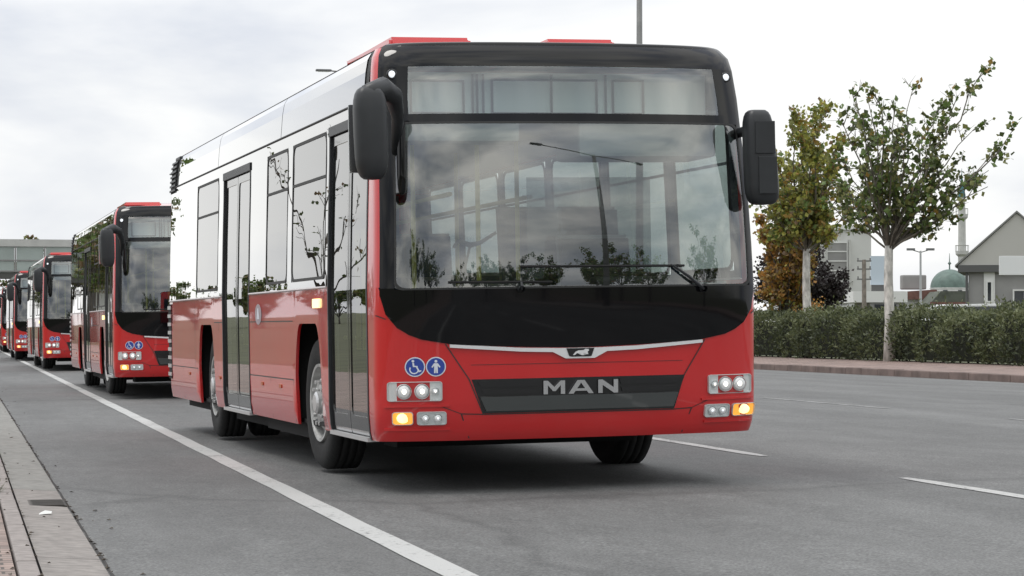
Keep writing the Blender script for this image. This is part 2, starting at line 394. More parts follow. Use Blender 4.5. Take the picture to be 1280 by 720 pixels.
rnd = random.Random(77); V = []; Fc = []
for k in range(420):
    y = 8 + 50*rnd.random()**1.6; c_ = rnd.random()
    x = .664+rnd.gauss(0, .012) if c_ < .45 else (.357+rnd.gauss(0, .01) if c_ < .8 else rnd.uniform(.2, .9))
    z = (-.012 if x < .66 else zr(x))+.004
    if .352 > x > .26: z = .014
    if x < .26: z = .008
    a = rnd.uniform(0, 6.28); s_ = rnd.uniform(.006, .020); i = len(V)
    V += [(x+math.cos(a)*s_, y+math.sin(a)*s_*1.5, z), (x-math.sin(a)*s_*.6, y+math.cos(a)*s_, z+.006), (x-math.cos(a)*s_, y-math.sin(a)*s_*1.5, z+.002), (x+math.sin(a)*s_*.6, y-math.cos(a)*s_, z+.008)]; Fc.append((i, i+1, i+2, i+3))
me = bpy.data.meshes.new('gutter_debris'); me.from_pydata(V, [], Fc); me.materials.append(mat('leaf_litter', (.07, .055, .04), .9, noise=(40, .6)))
o = bpy.data.objects.new('gutter_debris', me); C.objects.link(o); tag(o, 'dark crumbs of dirt and leaf litter along the gutter joints', 'debris', kind='stuff')
bm = BM()
for k in range(60):
    a = rnd.uniform(0, 6.28); r_ = rnd.random()*.06; h_ = rnd.uniform(.03, .11); b = Vector((math.cos(a)*r_, math.sin(a)*r_*2, 0)); d = Vector((math.cos(a)*.05, math.sin(a)*.05, h_)); n_ = Vector((-math.sin(a), math.cos(a), 0))*.004
    q = [bm.verts.new(p) for p in (b-n_, b+n_, b+d*.6+n_*.8, b+d)]; bm.faces.new(q)
tag(obj('weed', bm, mat('weed_green', (.06, .08, .025), .8), loc=(.225, 15.7, .004)), 'small tuft of grass growing beside the kerb at the left edge', 'weed')
# ================================================================== BUS
zs = [.33, .38, .5, .9, 1.1, 1.3, 1.5, 1.8, 2.2, 2.51, 2.70, 2.78, 2.84]
ysf = [.09, .06, .035, .016, .003, .0, .003, .024, .082, .15, .19, .22, .28]
hs = [1.25, 1.262, 1.27, 1.27, 1.27, 1.27, 1.264, 1.255, 1.24, 1.232, 1.215, 1.20, 1.165]
def hw(z): return interp(z, zs, hs)
def y0f(z): return interp(z, zs, ysf)
def fp0(t, z):
    a = min(abs(t), 1.0)
    return Vector((t*hw(z), y0f(z) + .10*a*a + .20*(1-(1-a**5)**(1/3.)), z))
def FP(t, z, off=0):
    if not off: return fp0(t, z)
    t = max(-.9995, min(.9995, t)); e = 1e-3
    du = fp0(min(t+e, .9999), z)-fp0(max(t-e, -.9999), z); dz = fp0(t, z+.01)-fp0(t, z-.01)
    n = du.cross(dz)
    if n.y > 0: n = -n
    n.normalize()
    return fp0(t, z)+n*off
YS = .30
def yside(z): return y0f(z)+YS
def SP(s, y, z, off=0): return Vector((s*(hw(z)+off), y, z))
TC = [-.995, -.985, -.97, -.95, -.92, -.88, -.82, -.75] + [i*.09-.63 for i in range(15)] + [.75, .82, .88, .92, .95, .97, .985, .995]
ZC = [.38, .5, .7, .9, 1.1, 1.3, 1.55, 1.8, 2.0, 2.2, 2.36, 2.51, 2.6, 2.7, 2.78]
def surf(bm, poly, mapf, off=.004, thick=.012, mi=0, uc=TC, vc=ZC, holes=()):
    """polygon in surface coordinates, cut finely, laid on a curved surface and given thickness"""
    t = bmesh.new(); f = t.faces.new([t.verts.new((p[0], p[1], 0)) for p in poly])
    us = [p[0] for p in poly]; vs = [p[1] for p in poly]
    for c in uc:
        if min(us) < c < max(us): bmesh.ops.bisect_plane(t, geom=t.verts[:]+t.edges[:]+t.faces[:], plane_co=(c, 0, 0), plane_no=(1, 0, 0))
    for c in vc:
        if min(vs) < c < max(vs): bmesh.ops.bisect_plane(t, geom=t.verts[:]+t.edges[:]+t.faces[:], plane_co=(0, c, 0), plane_no=(0, 1, 0))
    bmesh.ops.triangulate(t, faces=[f for f in t.faces if len(f.verts) > 4])
    bd = [e for e in t.edges if len(e.link_faces) == 1]
    m1 = {v: bm.verts.new(mapf(v.co.x, v.co.y, off)) for v in t.verts}
    for f in t.faces: 
        try: bm.faces.new([m1[v] for v in f.verts]).material_index = mi
        except ValueError: pass
    if thick:
        m2 = {}
        for e in bd:
            for v in e.verts:
                if v not in m2: m2[v] = bm.verts.new(mapf(v.co.x, v.co.y, off-thick))
            a, b = e.verts
            try: bm.faces.new((m1[a], m1[b], m2[b], m2[a])).material_index = mi
            except ValueError: pass
    t.free()
def rrect(x0, x1, z0, z1, r, n=4, rz=None):
    rz = rz or r; p = []
    for cx, cz, a0 in ((x1-r, z1-rz, 0), (x0+r, z1-rz, 90), (x0+r, z0+rz, 180), (x1-r, z0+rz, 270)):
        for i in range(n+1):
            a = R(a0+90*i/n); p.append((cx+math.cos(a)*r, cz+math.sin(a)*rz))
    return p
def ring(outer, inner):
    """list of quads between two outlines with the same point count"""
    n = len(outer); return [(outer[i], outer[(i+1) % n], inner[(i+1) % n], inner[i]) for i in range(n)]
def scalepoly(p, du, dv):
    cu = (min(q[0] for q in p)+max(q[0] for q in p))/2; cv = (min(q[1] for q in p)+max(q[1] for q in p))/2
    hu = (max(q[0] for q in p)-min(q[0] for q in p))/2; hv = (max(q[1] for q in p)-min(q[1] for q in p))/2
    return [(cu+(q[0]-cu)*(hu+du)/hu, cv+(q[1]-cv)*(hv+dv)/hv) for q in p]

LEN = 11.1
FA, RA = 2.68, 8.15         # axles
def archz(y):
    for a in (FA, RA):
        d = abs(y-a)
        if d < .56: return 1.08 if d < .30 else .33+.75*math.sqrt(max(0, 1-((d-.30)/.26)**2.4))
    return .33
MASKB = [(-.968, 2.82), (-.957, 2.35), (-.955, 1.9), (-.978, 1.25), (-.955, 1.13), (-.905, 1.045), (-.85, 1.0), (-.79, .970), (-.64, .935), (-.3, .912), (0, .902)]
def maskb(t):
    p = MASKB[::-1]; return interp(abs(t), [-q[0] for q in p if q[1] <= 1.25], [q[1] for q in p if q[1] <= 1.25])

def make_bus():
    root = empty('city_bus')
    # ---------------- body
    bm = BM()
    # lower front skin
    ts = [-1, -.998, -.992] + TC[1:-1] + [.992, .998, 1]
    ts = sorted(set([-1, -.999, -.995, -.99] + TC + [.99, .995, .999, 1] + [-.9785, -.97, -.955, .955, .97, .9785, -.905, .905]))
    cols = []
    for t in ts:
        top = 1.3 if abs(t) > .9785 else maskb(t)+.02
        zz = [.33, .36, .40, .50, .60, .70, .80, .90]
        zz = [z for z in zz if z < top-.02] + [top]
        while len(zz) < 9: zz.insert(-1, zz[-2]+(top-zz[-2])*.5 if False else (zz[-2]+zz[-1])/2)
        cols.append([bm.verts.new(fp0(t, z)) for z in zz[:8]+[top]])
    for a, b in zip(cols, cols[1:]):
        for i in range(8): bm.faces.new((a[i], b[i], b[i+1], a[i+1]))
    # red corner pillars
    for s in (-1, 1):
        tt = [.9785, .97, .985, .995, .999, 1]
        zz = [1.3, 1.55, 1.8, 2.0, 2.2, 2.36, 2.51, 2.6, 2.7, 2.78, 2.84]
        g = [[bm.verts.new(fp0(s*t, z)) for z in zz] for t in tt]
        for a, b in zip(g, g[1:]):
            for i in range(len(zz)-1): bm.faces.new((a[i], b[i], b[i+1], a[i+1]))
    # sides: lower red panels and the red strip at the front
    for s in (-1, 1):
        doors = [(.47, 1.86), (5.45, 7.05)] if s < 0 else []
        yy = set([.47, 1.86, 5.45, 7.05, LEN-.12])
        k = .55
        while k < LEN-.12: yy.add(round(k, 3)); k += .35
        for a in (FA, RA):
            for i in range(41): yy.add(round(a-.56+i*.028, 4))
        yy = sorted(yy)
        # front strip follows the rake
        zz = [.33, .38, .5, .7, .9, 1.1, 1.3, 1.55, 1.8, 2.0, 2.2, 2.36, 2.51, 2.6, 2.7, 2.78, 2.84]
        A = [bm.verts.new(SP(s, yside(z), z)) for z in zz]; B = [bm.verts.new(SP(s, max(.47, yside(z)+.02), z)) for z in zz]
        for i in range(len(zz)-1): bm.faces.new((A[i], B[i], B[i+1], A[i+1]))
        prev = None
        for y in yy:
            zb = archz(y); col = [bm.verts.new(SP(s, y, zb+(1.33-zb)*q)) for q in (0, .1, .3, .5, .75, 1)]
            # skirt crease and rolled bottom edge
            if prev and not any(d0-1e-3 <= prev[0] and y <= d1+1e-3 for d0, d1 in doors):
                for i in range(5): bm.faces.new((prev[1][i], col[i], col[i+1], prev[1][i+1]))
            prev = (y, col)
        # return lip of the wheel arches
        for a in (FA, RA):
            pv = None
            for i in range(41):
                y = a-.56+i*.028; z = archz(y); c = (bm.verts.new(SP(s, y, z)), bm.verts.new(SP(s, y, z, -.022)))
                if pv: bm.faces.new((pv[0], c[0], c[1], pv[1]))
                pv = c
        # skirt underside lip
        for y0_, y1_ in ((1.87, FA-.57), (FA+.57, 5.44), (7.06, RA-.57), (RA+.57, LEN-.13)):
            bm.faces.new([bm.verts.new(p) for p in (SP(s, y0_, .33), SP(s, y1_, .33), SP(s, y1_, .33, -.05), SP(s, y0_, .33, -.05))])
    # roof
    nz = 16; ysr = [0, .08, .2, .4, .8, 1.5, 3, 5, 7, 9, 10.4, 10.8]
    g = []
    for iy, dy in enumerate(ysr):
        row = []
        for i in range(nz+1):
            t = -1+2*i/nz; f = fp0(t, 2.84)
            y = f.y + dy*(1 - (f.y-.28)/10.8)
            ramp = min(1, (dy/.8))**.75
            z = 2.84 + (.105*(1-abs(t)**5))*ramp*(1 if dy < 10.6 else .5)
            row.append(bm.verts.new((f.x, y, z)))
        g.append(row)
    for a, b in zip(g, g[1:]):
        for i in range(nz): bm.faces.new((a[i], a[i+1], b[i+1], b[i]))
    # rear end
    zz = [.45, 1.33, 2.51, 2.7, 2.84]
    for s in (-1, 1):
        A = [bm.verts.new(SP(s, LEN-.12, z)) for z in zz]; B = [bm.verts.new((s*(hw(z)-.10), LEN, z)) for z in zz]; Cc = [bm.verts.new((0, LEN+.03, z)) for z in zz]
        for i in range(4): bm.faces.new((A[i], B[i], B[i+1], A[i+1])); bm.faces.new((B[i], Cc[i], Cc[i+1], B[i+1]))
    bmesh.ops.remove_doubles(bm, verts=bm.verts[:], dist=.0005)
    body = obj('body', fixn(bm), M['red'], root, smooth=True)
    es = body.modifiers.new('es', 'EDGE_SPLIT'); es.split_angle = R(35)
    for x0, x1, zt in ((-1.04, -.49, 2.945), (.02, .50, 2.945)):
        bm = BM(); prism(bm, [(.72, 2.88), (.75, zt), (2.2, zt-.01), (2.4, 2.90)], x0, x1, plane='yz')
        bmesh.ops.bevel(bm, geom=bm.edges[:], offset=.02, segments=2, affect='EDGES')
        obj('roof_hatch', fixn(bm), M['red'], root)
    # ---------------- bonded glass band of the sides
    WL = [(1.96, 3.36), (3.56, 4.58), (7.35, 8.85)]
    WR = [(.62, 1.75), (1.95, 3.35), (3.55, 4.95), (5.15, 6.55), (6.75, 8.15), (8.35, 9.55)]
    Z0, Z1 = 1.335, 2.51
    for s, W, D in ((-1, WL, [(.47, 1.86), (5.45, 7.05)]), (1, WR, [])):
        bm = BM()
        yb = sorted(set([.47, LEN-.12] + [v for w_ in W+D for v in w_] + [4.0, 10.0]))
        zb = [Z0, 1.39, 1.6, 1.8, 2.0, 2.2, 2.42, Z1]
        for ya, y_b in zip(yb, yb[1:]):
            for za, z_b in zip(zb, zb[1:]):
                ym = (ya+y_b)/2; zm_ = (za+z_b)/2
                if any(a < ym < b for a, b in D) and zm_ < 2.42: continue
                if any(a < ym < b for a, b in W) and 1.39 < zm_ < 2.42: continue
                bm.faces.new([bm.verts.new(p) for p in (SP(s, ya, za), SP(s, y_b, za), SP(s, y_b, z_b), SP(s, ya, z_b))])
        # cove panel above, leaning in
        zb = [2.522, 2.6, 2.7, 2.78, 2.825]
        for ya, y_b in ((.66, 3.90), (3.92, 7.4), (7.42, 10.35)):
            for za, z_b in zip(zb, zb[1:]):
                bm.faces.new([bm.verts.new(p) for p in (SP(s, ya, za, .004), SP(s, y_b, za, .004), SP(s, y_b, z_b, .004), SP(s, ya, z_b, .004))])
        bmesh.ops.remove_doubles(bm, verts=bm.verts[:], dist=.0005)
        obj('glass_band', fixn(bm), M['mirror_panel'], root)
        # backing behind the cove so the roof is closed, and black gaskets
        bm = BM()
        for za, z_b in zip([2.51, 2.7, 2.78], [2.7, 2.78, 2.84]):
            bm.faces.new([bm.verts.new(p) for p in (SP(s, .55, za, -.004), SP(s, LEN-.12, za, -.004), SP(s, LEN-.12, z_b, -.004), SP(s, .55, z_b, -.004))])
        tube(bm, [SP(s, .62, 2.515, .003), SP(s, LEN-.14, 2.515, .003)], .008, 5)
        obj('gutter_rail', fixn(bm), M['seam'], root)
        bm = BM(); tube(bm, [SP(s, 1.88 if s < 0 else .5, 1.332, .004), SP(s, 5.43, 1.332, .004)], .009, 5); tube(bm, [SP(s, 7.07 if s < 0 else 5.44, 1.332, .004), SP(s, LEN-.13, 1.332, .004)], .009, 5)
        obj('belt_trim', bm, M['trim'], root)
        for a, b in W:
            p = [(a+.001, 1.391), (b-.001, 1.391), (b-.001, 2.419), (a+.001, 2.419)]
            bm = BM(); surf(bm, p, lambda u, v, o, s=s: SP(s, u, v, o), -.003, 0, uc=[], vc=[1.6, 1.8, 2.0, 2.2])
            wobj = obj('side_window', fixn(bm), M['side_glass'], root)
            bm = BM(); o_ = rrect(a, b, 1.39, 2.42, .09); i_ = rrect(a+.022, b-.022, 1.412, 2.398, .08)
            for q in ring(o_, i_): surf(bm, q, lambda u, v, o, s=s: SP(s, u, v, o), .002, .01, uc=[], vc=[])
            # top-hung hopper bar
            surf(bm, [(a+.02, 2.10), (b-.02, 2.10), (b-.02, 2.12), (a+.02, 2.12)], lambda u, v, o, s=s: SP(s, u, v, o), .003, .01, uc=[], vc=[])
            obj('window_seal', fixn(bm), M['seam'], wobj)
    # ---------------- black front mask
    bm = BM()
    mt = [-.978, -.970, -.955, -.945, -.905, -.85, -.79, -.70, -.64] + [-.55+.1*i for i in range(12)] + [.64, .70, .79, .85, .905, .945, .955, .970, .978]
    # lower apron of the mask
    low = [(t, maskb(t)) for t in mt] + [(.978, 1.285), (-.978, 1.285)]
    surf(bm, low, FP, .006, .02, vc=[1.0, 1.1, 1.2], uc=TC)
    surf(bm, [(-.978, 2.335), (.978, 2.335), (.978, 2.392), (-.978, 2.392)], FP, .006, .02)          # bar between the glasses
    for a, b in ((-.978, -.838), (.838, .978)): surf(bm, [(a, 2.392), (b, 2.392), (b, 2.700), (a, 2.700)], FP, .006, .02)
    surf(bm, [(-.978, 2.700), (.978, 2.700), (.980, 2.78), (.980, 2.84), (-.980, 2.84), (-.980, 2.78)], FP, .006, .02)
    for a, b in ((-.978, -.913), (.945, .978)): surf(bm, [(a, 1.285), (b, 1.285), (b, 2.335), (a, 2.335)], FP, .006, .02)
    # rolled top edge over to the roof
    prev = None
    for i in range(41):
        t = -.980+1.960*i/40; a = FP(t, 2.84, .006); r_ = []
        for k in range(5):
            q = R(90*k/4); r_.append(bm.verts.new((a.x*(1-.012*k), a.y+.03*(1-math.cos(q)), a.z+.025*math.sin(q))))
        if prev:
            for k in range(4): bm.faces.new((prev[k], r_[k], r_[k+1], prev[k+1]))
        prev = r_
    bmesh.ops.remove_doubles(bm, verts=bm.verts[:], dist=.0004)
    o = obj('front_mask', fixn(bm), M['mask'], root, smooth=True); e_ = o.modifiers.new('es', 'EDGE_SPLIT'); e_.split_angle = R(40)
    # windscreen and destination glass
    bm = BM(); surf(bm, rrect(-.915, .947, 1.283, 2.337, .03), FP, .004, 0, uc=TC+[-.9, -.85, -.79, .79, .85, .9, .935])
    o = obj('windshield', fixn(bm), M['windshield'], root, smooth=True)
    bm = BM()
    for q in ring(rrect(-.915, .947, 1.28, 2.34, .04), rrect(-.907, .938, 1.292, 2.328, .05)): surf(bm, q, FP, .008, .004)
    obj('windshield_seal', fixn(bm), M['seam'], o)
    bm = BM(); surf(bm, [(-.841, 2.390), (.841, 2.390), (.841, 2.701), (-.841, 2.701)], FP, .004, 0)
    dg = obj('destination_window', fixn(bm), M['windshield'], root, smooth=True)
    bm = BM()
    for x0, x1, z0, z1 in ((-1.05, 1.05, 2.40, 2.69),):
        box(bm, x0, x1, .52, .54, z0, z1)
    obj('display_panel', bm, M['display'], root)
    bm = BM()
    def frame(x0, x1, z0, z1, w_=.012, y=.505):
        box(bm, x0, x1, y, y+.012, z0, z0+w_); box(bm, x0, x1, y, y+.012, z1-w_, z1)
        box(bm, x0, x0+w_, y, y+.012, z0+w_, z1-w_); box(bm, x1-w_, x1, y, y+.012, z0+w_, z1-w_)
    frame(-.96, -.60, 2.42, 2.64); frame(-.42, .30, 2.42, 2.65); frame(.40, .62, 2.42, 2.65)
    for x in (-.55, -.52, -.48, -.02, .35): box(bm, x, x+.012, .505, .515, 2.41, 2.68)
    obj('display_frame', fixn(bm), M['displayframe'], root)
    # marker lamps
    for t in (-.915, .918):
        bm = BM(); c = FP(t, 2.652, .008); bmesh.ops.create_uvsphere(bm, u_segments=12, v_segments=8, radius=.024, matrix=Matrix.Translation(c) @ Matrix.Diagonal((1, .6, 1, 1)))
        ml = obj('marker_lamp', bm, M['marker'], root, smooth=True)
        bm = BM(); lathe(bm, [(-.01, .024), (-.012, .033), (.004, .034)], 'y', 16, c); obj('bezel', bm, M['gloss_black'], ml, smooth=True)
    # ---------------- chrome strip with emblem
    bm = BM()
    st = [(-.655, .937), (-.3, .908), (-.10, .901), (.10, .901), (.3, .908), (.655, .937), (.655, .918), (.3, .884), (.14, .877), (.075, .835), (-.075, .835), (-.14, .877), (-.3, .884), (-.655, .918)]
    surf(bm, st, FP, .022, .03, uc=[-.5, -.4, -.3, -.2, -.1, 0, .1, .2, .3, .4, .5], vc=[])
    stp = obj('bright_strip', fixn(bm), M['strip'], root)
    bm = BM(); surf(bm, [(-.072, .899), (.072, .899), (.058, .850), (.048, .846), (-.048, .846), (-.058, .850)], FP, .026, .01, uc=[0], vc=[])
    em = obj('emblem', fixn(bm), M['gloss_black'], stp)
    bm = BM()   # striding lion outline
    lion = [(-.040, .856), (-.030, .856), (-.018, .868), (.002, .866), (.006, .854), (.016, .854), (.014, .868), (.024, .874), (.030, .860), (.040, .860), (.036, .876), (.044, .884), (.040, .893), (.026, .894), (.016, .886), (-.012, .884), (-.026, .876), (-.034, .864)]
    surf(bm, lion, FP, .029, .006, uc=[], vc=[]); obj('lion_figure', fixn(bm), M['strip'], em)
    # ---------------- grille
    bm = BM()
    surf(bm, [(-.548, .714), (.560, .714), (.503, .500), (-.490, .500)], FP, .005, .02, vc=[], uc=TC)
    gr = obj('grille', fixn(bm), M['gloss_black'], root)
    bm = BM()
    surf(bm, [(-.508, .604), (.520, .604), (.492, .514), (-.478, .514)], FP, .024, .03, vc=[.56], uc=TC)
    obj('slat', fixn(bm), M['grille'], gr); bm = BM()
    surf(bm, [(.205, .702), (.530, .702), (.512, .665), (.215, .665)], FP, .014, .02, vc=[], uc=TC)
    surf(bm, [(.215, .648), (.508, .648), (.497, .618), (.222, .618)], FP, .014, .02, vc=[], uc=TC)
    obj('upper_slats', fixn(bm), M['gloss_black'], gr); bm = BM()
    surf(bm, [(-.52, .702), (-.21, .702), (-.22, .665), (-.502, .665)], FP, .014, .02, vc=[], uc=TC)
    surf(bm, [(-.498, .648), (-.22, .648), (-.228, .618), (-.487, .618)], FP, .014, .02, vc=[], uc=TC)
    obj('upper_slats', fixn(bm), M['gloss_black'], gr)
    # lettering, three letters in polished metal
    def letters(u, v, o): return FP(u, v, o)
    bm = BM(); zb_, zt_ = .612, .697
    def LT(poly): surf(bm, poly, letters, .024, .014, uc=[], vc=[])
    def place_(x, w_, pts): return [(x+p*w_, zb_+q*(zt_-zb_)) for p, q in pts]
    lw = .104
    # M
    for pc in ([(0, 0), (.20, 0), (.20, 1), (0, 1)], [(.80, 0), (1, 0), (1, 1), (.80, 1)], [(.201, 1), (.201, .66), (.44, .22), (.5, .22), (.5, .52)], [(.799, 1), (.5, .52), (.5, .22), (.56, .22), (.799, .66)]):
        LT(place_(-.190, lw*1.06, pc))
    # A
    x = -.062; aw = .130
    LT(place_(x, aw, [(0, 0), (.20, 0), (.28, .22), (.72, .22), (.80, 0), (1, 0), (.64, 1), (.36, 1)][:0] or [(0, 0), (.20, 0), (.50, .80), (.50, 1), (.36, 1)]))
    LT(place_(x, aw, [(1, 0), (.64, 1), (.50, 1), (.50, .80), (.80, 0)]))
    LT(place_(x, aw, [(.27, .20), (.73, .20), (.665, .38), (.335, .38)]))
    # N
    LT(place_(.092, lw, [(0, 0), (.22, 0), (.22, .60), (.78, 0), (1, 0), (1, 1), (.78, 1), (.78, .40), (.22, 1), (0, 1)]))
    obj('lettering', fixn(bm), M['chrome'], gr)
    # ---------------- panel gaps on the front
    bm = BM()
    def gap(p, q, w_=.006):
        d = Vector((q[0]-p[0], q[1]-p[1])); nrm = Vector((-d.y, d.x)).normalized()*w_/2
        surf(bm, [(p[0]-nrm.x, p[1]-nrm.y), (q[0]-nrm.x, q[1]-nrm.y), (q[0]+nrm.x, q[1]+nrm.y), (p[0]+nrm.x, p[1]+nrm.y)], FP, .0035, 0, vc=[])
    for s in (-1, 1):
        gap((s*.675, .938), (s*.560, .715)); gap((s*.560, .715), (s*.490, .494)); gap((s*.490, .494), (s*.60, .500)); gap((s*.60, .500), (s*.562, .345))
        gap((s*.60, .500), (s*.69, .545), .004); gap((s*.955, 1.10), (s*.995, 1.125))
    gap((-.49, .494), (.49, .494)); gap((-.55, .805), (.55, .805), .003)
    obj('panel_gap', fixn(bm), M['seam'], root)
    # ---------------- lamps
    def unit(name, u0, u1, v0, v1, tilt=0):
        p = rrect(u0, u1, v0, v1, .014, rz=.014)
        bm = BM(); surf(bm, p, FP, .006, .006, uc=[], vc=[]); h = obj(name, fixn(bm), M['reflector'], root)
        bm = BM()
        for q in ring(scalepoly(p, .003, .004), p): surf(bm, q, FP, .016, .02, uc=[], vc=[])
        obj('surround', fixn(bm), M['galv0'], h)
        bm = BM(); surf(bm, p, FP, .020, 0, uc=[], vc=[]); obj('lens', fixn(bm), M['lens'], h)
        return h
    def bowls(h, cs, r, v, m):
        for u in cs:
            c = FP(u, v, .008); bm = BM(); lathe(bm, [(-.002, r*.95), (.006, r), (.010, r*.75), (.012, r*.3)], 'y', 16, c); fixn(bm)
            for vv in bm.verts: vv.co.y = c.y*2-vv.co.y-.0
            obj('reflector', bm, M['reflector'], h, smooth=True)
            bm = BM(); bmesh.ops.create_uvsphere(bm, u_segments=8, v_segments=6, radius=r*.38, matrix=Matrix.Translation(c+Vector((0, -.006, 0)))); obj('bulb', bm, m, h, smooth=True)
            bm = BM(); lathe(bm, [(-.010, r*.98), (-.012, r*1.07), (0, r*1.10)], 'y', 16, c); obj('reflector_rim', bm, M['galv0'], h, smooth=True)
    for s in (-1, 1):
        a, b = sorted((s*.695, s*.945)); h = unit('headlight', a, b, .588, .703); bowls(h, (s*.875, s*.79), .045, .645, M['bulb']); bowls(h, (s*.727,), .022, .645, M['bulb'])
        a, b = sorted((s*.675, s*.812)); h = unit('fog_lamp', a, b, .440, .514); bowls(h, (s*.775, s*.715), .026, .477, M['marker'])
        a, b = sorted((s*.835, s*.925 if s < 0 else s*.975)); h = unit('turn_signal', a, b, .442, .514)
        h.data.materials[0] = M['amber']
        bm = BM(); bmesh.ops.create_uvsphere(bm, u_segments=10, v_segments=8, radius=.032, matrix=Matrix.Translation(FP((a+b)/2, .48, .008)) @ Matrix.Diagonal((1.3, .3, 1, 1))); obj('bulb', bm, M['amberhot'], h, smooth=True)
        # moulded ledges under the lamps
    for s in (-1, 1):
        bm = BM()
        a, b = sorted((s*.655, s*.965))
        surf(bm, [(a, .545), (b, .548), (b, .562), (a, .558)], FP, .012, .012, uc=TC, vc=[])
        surf(bm, [(a+(.02 if s > 0 else 0), .400), (b, .400), (b, .412), (a+(.02 if s > 0 else 0), .412)], FP, .010, .01, uc=TC, vc=[])
        obj('bumper_ledge', fixn(bm), M['red'], root)
    # ---------------- round pictogram stickers
    def sticker(u):
        du = .043; dv_ = du*1.27
        def circ(k): return [(u+math.cos(R(a*15))*du*k, .799+math.sin(R(a*15))*dv_*k) for a in range(24)]
        bm = BM(); surf(bm, circ(1.13), FP, .003, 0, uc=[], vc=[], mi=1); surf(bm, circ(1.0), FP, .0045, 0, uc=[], vc=[])
        return obj('pictogram_sticker', fixn(bm), [M['blue'], M['white']], root), u, du, dv_
    h, u, du, dv_ = sticker(-.822); bm = BM()
    def sp_(pts, u=u): surf(bm, [(u+p*du, .799+q*dv_) for p, q in pts], FP, .006, 0, uc=[], vc=[])
    sp_([(-.22+.16*math.cos(R(a*45)), .68+.16*math.sin(R(a*45))) for a in range(8)])
    sp_([(-.30, .48), (-.10, .48), (-.06, .15), (.30, .12), (.30, -.02), (-.22, 0)]); sp_([(.10, -.04), (.26, .02), (.50, -.42), (.68, -.36), (.70, -.50), (.42, -.62)])
    for k in range(11):
        a0, a1 = R(150+k*18), R(168+k*18); r0, r1 = .40, .54
        sp_([(-.10+r0*math.cos(a0), -.28+r0*math.sin(a0)), (-.10+r1*math.cos(a0), -.28+r1*math.sin(a0)), (-.10+r1*math.cos(a1), -.28+r1*math.sin(a1)), (-.10+r0*math.cos(a1), -.28+r0*math.sin(a1))])
    obj('wheelchair_symbol', fixn(bm), M['white'], h)
    h, u, du, dv_ = sticker(-.722); bm = BM()
    sp_([(.17*math.cos(R(a*45)), .62+.17*math.sin(R(a*45))) for a in range(8)], u)
    sp_([(-.22, .40), (.22, .40), (.52, -.04), (.38, -.12), (.20, .12), (.22, -.74), (.04, -.74), (0, -.2), (-.04, -.74), (-.22, -.74), (-.20, .12), (-.38, -.12), (-.52, -.04)], u)
    obj('person_symbol', fixn(bm), M['white'], h)
    # ---------------- wipers
    for (u0, v0), (u1, v1), (b0, bv0), (b1, bv1) in (((.66, 1.262), (.49, 1.415), (-.30, 1.418), (.56, 1.412)), ((-.30, 1.275), (-.30, 1.318), (-.66, 1.325), (-.14, 1.318))):
        bm = BM(); tube(bm, [FP(u0, v0, .03), FP((u0+u1)/2, (v0+v1)/2, .045), FP(u1, v1, .03)], [.013, .010, .008], 6)
        lathe(bm, [(-.03, .02), (.02, .022)], 'y', 10, FP(u0, v0, .02)); wp = obj('wiper', fixn(bm), M['soft_black'], root)
        bm = BM(); n = 14; tube(bm, [FP(b0+(b1-b0)*i/n, bv0+(bv1-bv0)*i/n, .016) for i in range(n+1)], .0085, 5); obj('blade', bm, M['rubber'], wp)
    # ---------------- mirrors
    def superell(bm, c, rx, ry, rz, e=.55, nu=20, nv=12, taper=0, tilt=0):
        rows = []
        for j in range(nv+1):
            ph = -math.pi/2+math.pi*j/nv; row = []
            for i in range(nu):
                th = 2*math.pi*i/nu
                sg = lambda x, p: math.copysign(abs(x)**p, x)
                x = rx*sg(math.cos(ph), e)*sg(math.cos(th), e); y = ry*sg(math.cos(ph), e)*sg(math.sin(th), .9); z = rz*sg(math.sin(ph), e)
                x *= 1+taper*z/rz
                row.append(bm.verts.new((c[0]+x+tilt*z, c[1]+y, c[2]+z)))
            rows.append(row)
        for a, b in zip(rows, rows[1:]):
            for i in range(nu): bm.faces.new((a[i], a[(i+1) % nu], b[(i+1) % nu], b[i]))
        bmesh.ops.remove_doubles(bm, verts=bm.verts[:], dist=.0005)
    bm = BM(); superell(bm, (-1.375, -.24, 2.235), .104, .09, .285, .5, taper=.03, tilt=-.02)
    mr = obj('mirror', fixn(bm), M['soft_black'], root, smooth=True)
    bm = BM()   # grey arm cover wrapping over the head, curving back to the mask
    pts = [(-1.12, .24, 2.12), (-1.14, .06, 2.36), (-1.20, -.10, 2.48), (-1.29, -.20, 2.515), (-1.37, -.24, 2.48), (-1.42, -.25, 2.36)]
    tube(bm, pts, [.025, .040, .058, .070, .070, .05], 12)
    for v in bm.verts: v.co.y = v.co.y*1.0
    obj('mirror_arm', fixn(bm), M['soft_black'], mr, smooth=True)
    bm = BM(); box(bm, -1.49, -1.29, -.125, -.118, 2.0, 2.42, bev=.003); obj('mirror_glass', bm, M['chrome'], mr)
    bm = BM(); superell(bm, (-1.10, .16, 2.13), .028, .04, .25, .5); obj('mirror_bracket', fixn(bm), M['mask'], mr, smooth=True)
    bm = BM(); superell(bm, (1.262, .08, 2.11), .105, .09, .31, .42, taper=-.10, tilt=-.05)
    mr = obj('mirror', fixn(bm), M['soft_black'], root, smooth=True)
    bm = BM(); tube(bm, [(1.19, .36, 2.28), (1.21, .20, 2.29), (1.24, .08, 2.26)], [.03, .035, .04], 10)
    obj('mirror_arm', fixn(bm), M['soft_black'], mr, smooth=True)
    bm = BM(); box(bm, 1.20, 1.335, -.018, -.010, 2.13, 2.34, bev=.003); box(bm, 1.22, 1.345, -.018, -.010, 1.87, 2.11, bev=.003); obj('mirror_cover', fixn(bm), M['soft_black'], mr)
